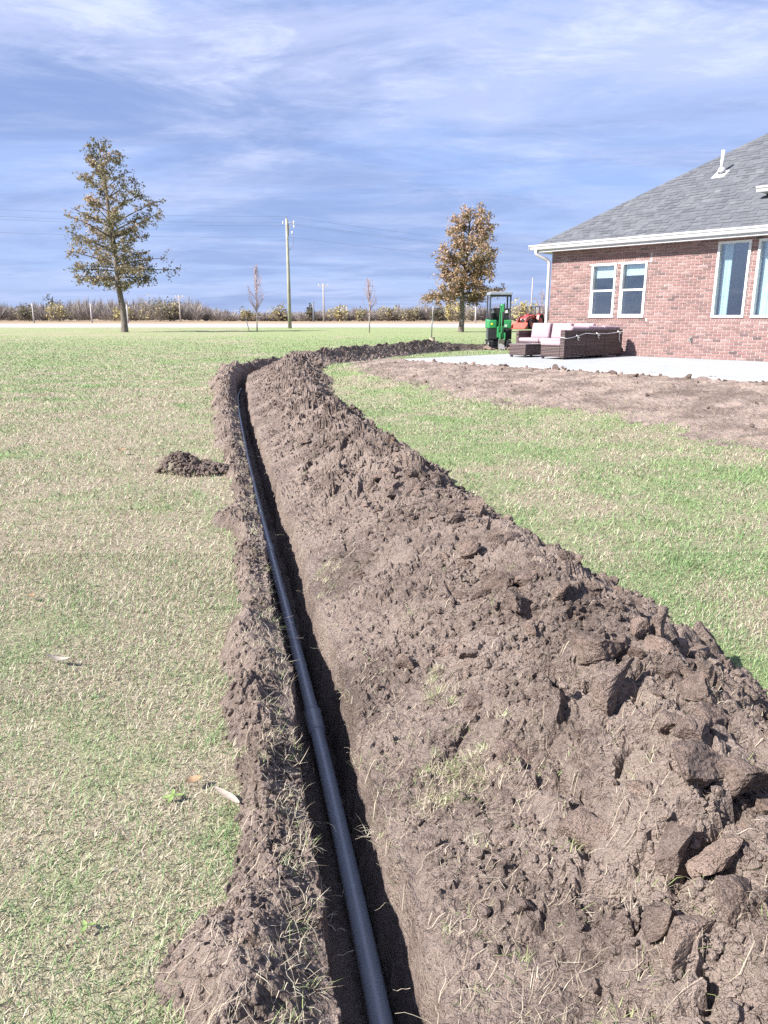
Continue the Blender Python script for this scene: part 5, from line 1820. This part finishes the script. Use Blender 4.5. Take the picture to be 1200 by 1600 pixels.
# ================================================================ mini excavator
M['green'] = simple_mat('green_paint', (0.03, 0.22, 0.075), 0.4, 0.5, var=0.1, nscale=3)
M['rubber'] = simple_mat('black_rubber', (0.022, 0.022, 0.024), 0.8, 0.2, var=0.3)
M['canopy'] = simple_mat('grey_canopy', (0.23, 0.25, 0.30), 0.5, 0.4)
M['darkpost'] = simple_mat('dark_grey_paint', (0.06, 0.065, 0.08), 0.5, 0.4)
M['bare'] = simple_mat('worn_steel', (0.33, 0.31, 0.30), 0.45, 0.5, 0.5)
M['yellow'] = simple_mat('yellow_sticker', (0.6, 0.6, 0.05), 0.5, 0.3)
ex = empty('mini_excavator', (4.93, 33.1, 0)); tag(ex, 'green mini excavator with grey canopy parked at the far end of the trench', 'excavator')
def stadium(l, h, n=10):
    r_ = h / 2
    return [(l / 2 - r_ + r_ * math.sin(math.pi * k / n), r_ - r_ * math.cos(math.pi * k / n)) for k in range(n + 1)] + [(-l / 2 + r_ - r_ * math.sin(math.pi * k / n), r_ + r_ * math.cos(math.pi * k / n)) for k in range(n + 1)]
for s in (-1, 1):
    xx = s * 0.38
    tr = MB().prism([(a, b_) for a, b_ in stadium(1.35, 0.38)], 'x', xx - 0.095, xx + 0.095).build('track', M['rubber'], ex)
    lug = MB()
    for k in range(12):
        yy = -0.55 + k * 0.10
        lug.box(xx - 0.1, xx + 0.1, yy, yy + 0.04, 0.375, 0.398)
    for k in range(3):
        lug.box(xx - .1, xx + .1, -0.69 + 0.012 * k, -0.66, 0.08 + 0.1 * k, 0.12 + 0.1 * k)
    lug.build('track_lugs', M['rubber'], tr)
    for yy in (-0.48, 0.48):
        MB().tube([(xx + s * .097, yy, .19), (xx + s * .105, yy, .19)], 0.13, 16).build('sprocket', M['bare'], tr)
MB().box(-0.28, 0.28, -0.35, 0.35, 0.14, 0.36).tube([(0, 0, .36), (0, 0, .45)], 0.3, 18).build('undercarriage', M['darkpost'], ex)
MB().box(-0.47, 0.47, 0.72, 0.76, 0.05, 0.30, bev=.01).build('dozer_blade', M['bare'], ex)
MB().box(-0.44, 0.44, -0.42, 0.62, 0.43, 0.86, bev=0.03).build('platform', M['darkpost'], ex)
for s, a, b_ in ((-1, -0.50, -0.13), (1, 0.10, 0.50)):
    MB().box(a, b_, -0.50, -0.40, 0.42, 0.86, bev=0.02).build('front_box', M['rubber'], ex)
    MB().box(a + .01, b_ - .01, -0.46, 0.10, 0.865, 1.22, bev=0.05).build('side_panel', M['green'], ex)
MB().box(-0.49, 0.49, 0.10, 0.66, 0.865, 1.25, bev=0.06).build('engine_cover', M['green'], ex)
MB().box(-0.40, -0.31, -0.468, -0.460, 1.02, 1.10).build('sticker', M['yellow'], ex)
MB().box(0.19, 0.30, -0.468, -0.460, 0.94, 1.03).build('sticker', M['white'], ex)
seat = MB().box(-0.20, 0.24, 0.0, 0.42, 1.23, 1.34, bev=0.04).build('seat', M['rubber'], ex)
MB().box(-0.20, 0.24, 0.36, 0.48, 1.34, 1.72, bev=0.04).build('backrest', M['rubber'], seat)
for a, b_ in ((-0.30, -0.10), (-0.22, -0.12), (0.24, -0.10), (0.34, -0.12), (-0.36, -.05), (0.39, 0.0)):
    lv = MB().tube([(a, b_, 1.2), (a + 0.02, b_ - 0.06, 1.60)], 0.012, 6).build('lever', M['blackmetal'], ex)
    MB().tube([(a + .02, b_ - .06, 1.57), (a + .022, b_ - .065, 1.64), (a + .024, b_ - .07, 1.70)], [0.022, 0.030, 0.02], 8).build('knob', M['rubber'], lv)
MB().box(-0.38, -0.12, -0.20, -0.06, 1.22, 1.50, bev=.03).box(0.12, 0.40, -0.20, -0.06, 1.22, 1.50, bev=.03).build('console', M['rubber'], ex)
for (a, zz_) in ((-0.29, 1.56), (0.30, 1.56)):
    MB().box(a - .05, a + .05, -0.24, -0.20, zz_ - .06, zz_ + .06, bev=.01).build('work_lamp', M['white'], ex)
for s in (-1, 1):
    for a, b_, c in ((-0.36, -0.29, 0.86), (0.50, 0.57, 1.2)):
        MB().box(s * 0.43 - .03, s * 0.43 + .03, a, b_, c, 2.24).build('canopy_post', M['darkpost'], ex)
MB().box(-0.47, 0.47, -0.50, 0.64, 2.24, 2.37, bev=0.03).build('canopy', M['canopy'], ex)
MB().box(-0.42, 0.42, -0.36, -0.30, 2.17, 2.238).build('cross_bar', M['darkpost'], ex)
bx_ = -0.035
MB().box(bx_ - .10, bx_ + .10, -0.66, -0.44, 0.50, 0.95, bev=.02).build('boom_mount', M['green'], ex)
MB().prism([(-0.55, 0.70), (-0.72, 0.75), (-0.95, 1.35), (-1.18, 1.78), (-1.25, 1.84), (-1.10, 1.86), (-0.98, 1.80), (-0.78, 1.38)], 'x', bx_ - .055, bx_ + .055).build('boom', M['green'], ex)
MB().prism([(-1.12, 1.86), (-1.28, 1.80), (-1.40, 1.10), (-1.36, 0.52), (-1.28, 0.50), (-1.22, 1.10)], 'x', bx_ - .045, bx_ + .045).build('dipper', M['green'], ex)
MB().tube([(bx_ + .02, -0.80, 1.0), (bx_ + .02, -1.02, 1.45)], .045, 10).tube([(bx_ + .02, -1.02, 1.45), (bx_ + .02, -1.15, 1.72)], .022, 8).build('boom_cylinder', M['rubber'], ex)
MB().tube([(bx_, -1.44, 1.55), (bx_, -1.47, 1.0)], .045, 10).tube([(bx_, -1.47, 1.0), (bx_, -1.45, 0.66)], .022, 8).build('bucket_cylinder', M['rubber'], ex)
MB().tube([(bx_ - .09, -1.2, 1.80), (bx_ + .09, -1.2, 1.80)], .06, 12).tube([(bx_ - .09, -1.33, 0.53), (bx_ + .09, -1.33, .53)], .05, 12).box(bx_ - .12, bx_ - .07, -1.47, -1.30, 0.42, 0.72, bev=.01).box(bx_ + .07, bx_ + .12, -1.47, -1.30, 0.42, 0.72, bev=.01).build('linkage', M['green'], ex)
bk = MB().prism([(-1.42, 0.47), (-1.24, 0.47), (-1.12, 0.28), (-1.18, 0.10), (-1.34, 0.02), (-1.46, 0.06), (-1.40, 0.12), (-1.28, 0.14), (-1.22, 0.27), (-1.30, 0.40), (-1.42, 0.42)], 'x', bx_ - .12, bx_ + .12).build('bucket', M['bare'], ex)
tt_ = MB()
for k in range(3):
    a = bx_ - .10 + k * .09
    tt_.prism([(-1.46, .06), (-1.36, .02), (-1.50, -.02)], 'x', a, a + .03)
tt_.build('bucket_teeth', M['bare'], bk)
for pp in ([(bx_ + .08, -.6, .9), (bx_ + .10, -.95, 1.5), (bx_ + .08, -1.2, 1.9), (bx_ + .07, -1.4, 1.6)], [(bx_ - .08, -.6, .9), (bx_ - .11, -.9, 1.45), (bx_ - .09, -1.15, 1.88)]):
    MB().tube(pp, .014, 6).build('hose', M['rubber'], ex)
# churned lumps round the tracks
lump = empty('soil_clump', (4.9, 32.5, 0)); tag(lump, 'churned dark soil lumps in front of the excavator tracks', 'soil clump')
for k in range(26):
    put_clod(lump, rng.uniform(-1.3, 1.25), rng.uniform(-0.75, 0.35), 0, rng.uniform(.07, .19), 0.1)

# ================================================================ red tractor
M['red'] = simple_mat('red_paint', (0.34, 0.045, 0.035), 0.4, 0.5, var=0.1, nscale=2)
M['orange'] = simple_mat('faded_red_paint', (0.42, 0.085, 0.06), 0.5, 0.4, var=0.1, nscale=2)
tr = empty('tractor', (16.75, 88.0, 0), R(180 + 50)); tag(tr, 'red tractor with front loader half hidden behind the house corner', 'tractor')
# local +X is forward
def wheel(x_, y_, r_, w):
    wh = empty('wheel'); wh.parent = tr
    q = [(-.5, .80), (-.5, .93), (-.38, 1.0), (.38, 1.0), (.5, .93), (.5, .80), (.3, .60), (-.3, .60)]
    n = 24
    V = []; F = []
    for k in range(n):
        a = 2 * math.pi * k / n
        rip = 1 + 0.03 * (k % 2)
        for (p, s) in q:
            V.append((x_ + r_ * s * (rip if s > .9 else 1) * math.cos(a), y_ + p * w, r_ + r_ * s * (rip if s > .9 else 1) * math.sin(a)))
    m_ = len(q)
    for k in range(n):
        for j in range(m_):
            F.append((k * m_ + j, k * m_ + (j + 1) % m_, ((k + 1) % n) * m_ + (j + 1) % m_, ((k + 1) % n) * m_ + j))
    MB().add(V, F).build('tyre', M['rubber'], wh)
    MB().tube([(x_, y_ - w * .25, r_), (x_, y_ + w * .25, r_)], r_ * .62, 20).tube([(x_, y_ - w * .4, r_), (x_, y_ + w * .4, r_)], r_ * .2, 12).build('rim', M['orange'], wh)
for s in (-1, 1):
    wheel(-0.75, s * 0.78, 0.78, 0.42)
    wheel(1.10, s * 0.70, 0.52, 0.30)
MB().box(0.1, 1.55, -.20, .20, 0.45, 0.85).box(-1.1, 0.1, -.28, .28, .55, .95).build('chassis', M['blackmetal'], tr)
MB().prism([(0.0, .85), (1.70, .82), (1.72, 1.12), (1.55, 1.30), (0.0, 1.58)], 'y', -.36, .36).build('hood', M['red'], tr)
MB().box(1.70, 1.74, -.28, .28, .80, 1.14).build('grille', M['blackmetal'], tr)
for s in (-1, 1):
    MB().tube([(1.75, s * .24, 1.08), (1.72, s * .24, 1.08)], .07, 12).build('headlight', M['white'], tr)
    MB().prism([(-1.45, 1.0), (-1.25, 1.55), (-.75, 1.72), (-.20, 1.55), (0.0, 1.0), (-.1, 1.0), (-.28, 1.46), (-.75, 1.62), (-1.18, 1.46), (-1.36, 1.0)], 'y', s * .56 - .02 if s > 0 else -1.0, 1.0 if s > 0 else -.54).build('fender', M['red'], tr)
    for xx in (-1.05, 0.02):
        MB().tube([(xx, s * .58, 1.0), (xx * .96, s * .56, 2.42)], .05, 8).build('cab_post', M['blackmetal'], tr)
    arm = MB().prism([(-0.05, 1.25), (0.1, 1.52), (1.5, 1.42), (2.35, 0.62), (2.30, 0.40), (2.15, 0.42), (1.35, 1.22), (0.15, 1.25)], 'y', s * .52 - .05, s * .52 + .05).build('loader_arm', M['orange'], tr)
    MB().tube([(0.3, s * .52, .95), (1.2, s * .52, 1.2)], .05, 8).tube([(1.45, s * .52, 1.38), (2.35, s * .52, 1.0)], .04, 8).build('cylinder', M['bare'], arm)
    MB().prism([(-0.05, .6), (.18, .6), (.22, 1.6), (-.05, 1.6)], 'y', s * .47 - .04, s * .47 + .04).build('loader_mast', M['red'], tr)
MB().box(-1.25, 0.22, -.66, .66, 2.42, 2.50, bev=.02).build('roof', M['blackmetal'], tr)
MB().box(-.95, -.45, -.26, .26, 1.0, 1.14, bev=.03).box(-1.02, -.92, -.26, .26, 1.1, 1.60, bev=.03).build('seat', M['blackmetal'], tr)
MB().tube([(0.0, 0, 1.4), (-.22, 0, 1.62)], .03, 6).tube([(-.22 + .20 * math.sin(a) * .5, .20 * math.cos(a), 1.62 + .18 * math.sin(a)) for a in np.linspace(0, 6.28, 15)], .018, 6).build('steering_wheel', M['blackmetal'], tr)
MB().tube([(0.9, .26, 1.3), (0.9, .26, 2.0)], .035, 8).build('exhaust', M['blackmetal'], tr)
MB().prism([(2.22, .72), (2.30, .10), (2.45, .02), (3.0, .05), (3.0, .09), (2.50, .10), (2.36, .22), (2.30, .72)], 'y', -.92, .92).prism([(2.25, .7), (2.35, .05), (3.0, .05)], 'y', -.95, -.92).prism([(2.25, .7), (2.35, .05), (3.0, .05)], 'y', .92, .95).build('loader_bucket', M['orange'], tr)

# ---------------------------------------------------------------- marker stake behind the mound
mkst = empty('marker_stake', (2.42, 38.5, 0)); tag(mkst, 'thin stake rising from a short brown post behind the dirt mound', 'stake')
MB().tube([(0, 0, 0), (0, 0, .34)], 0.15, 14).build('post', M['wood'], mkst)
MB().tube([(0, 0, .34), (0, 0, .36)], 0.17, 14).build('cap', M['husk'], mkst)
MB().tube([(-.03, 0, .36), (-.02, 0, .95), (0.0, 0, 1.25)], .028, 8).build('rod', M['steel'], mkst)
MB().tube([(0.0, 0, 1.25), (0.03, 0, 1.85)], .018, 8).build('tip', M['postwhite'], mkst)
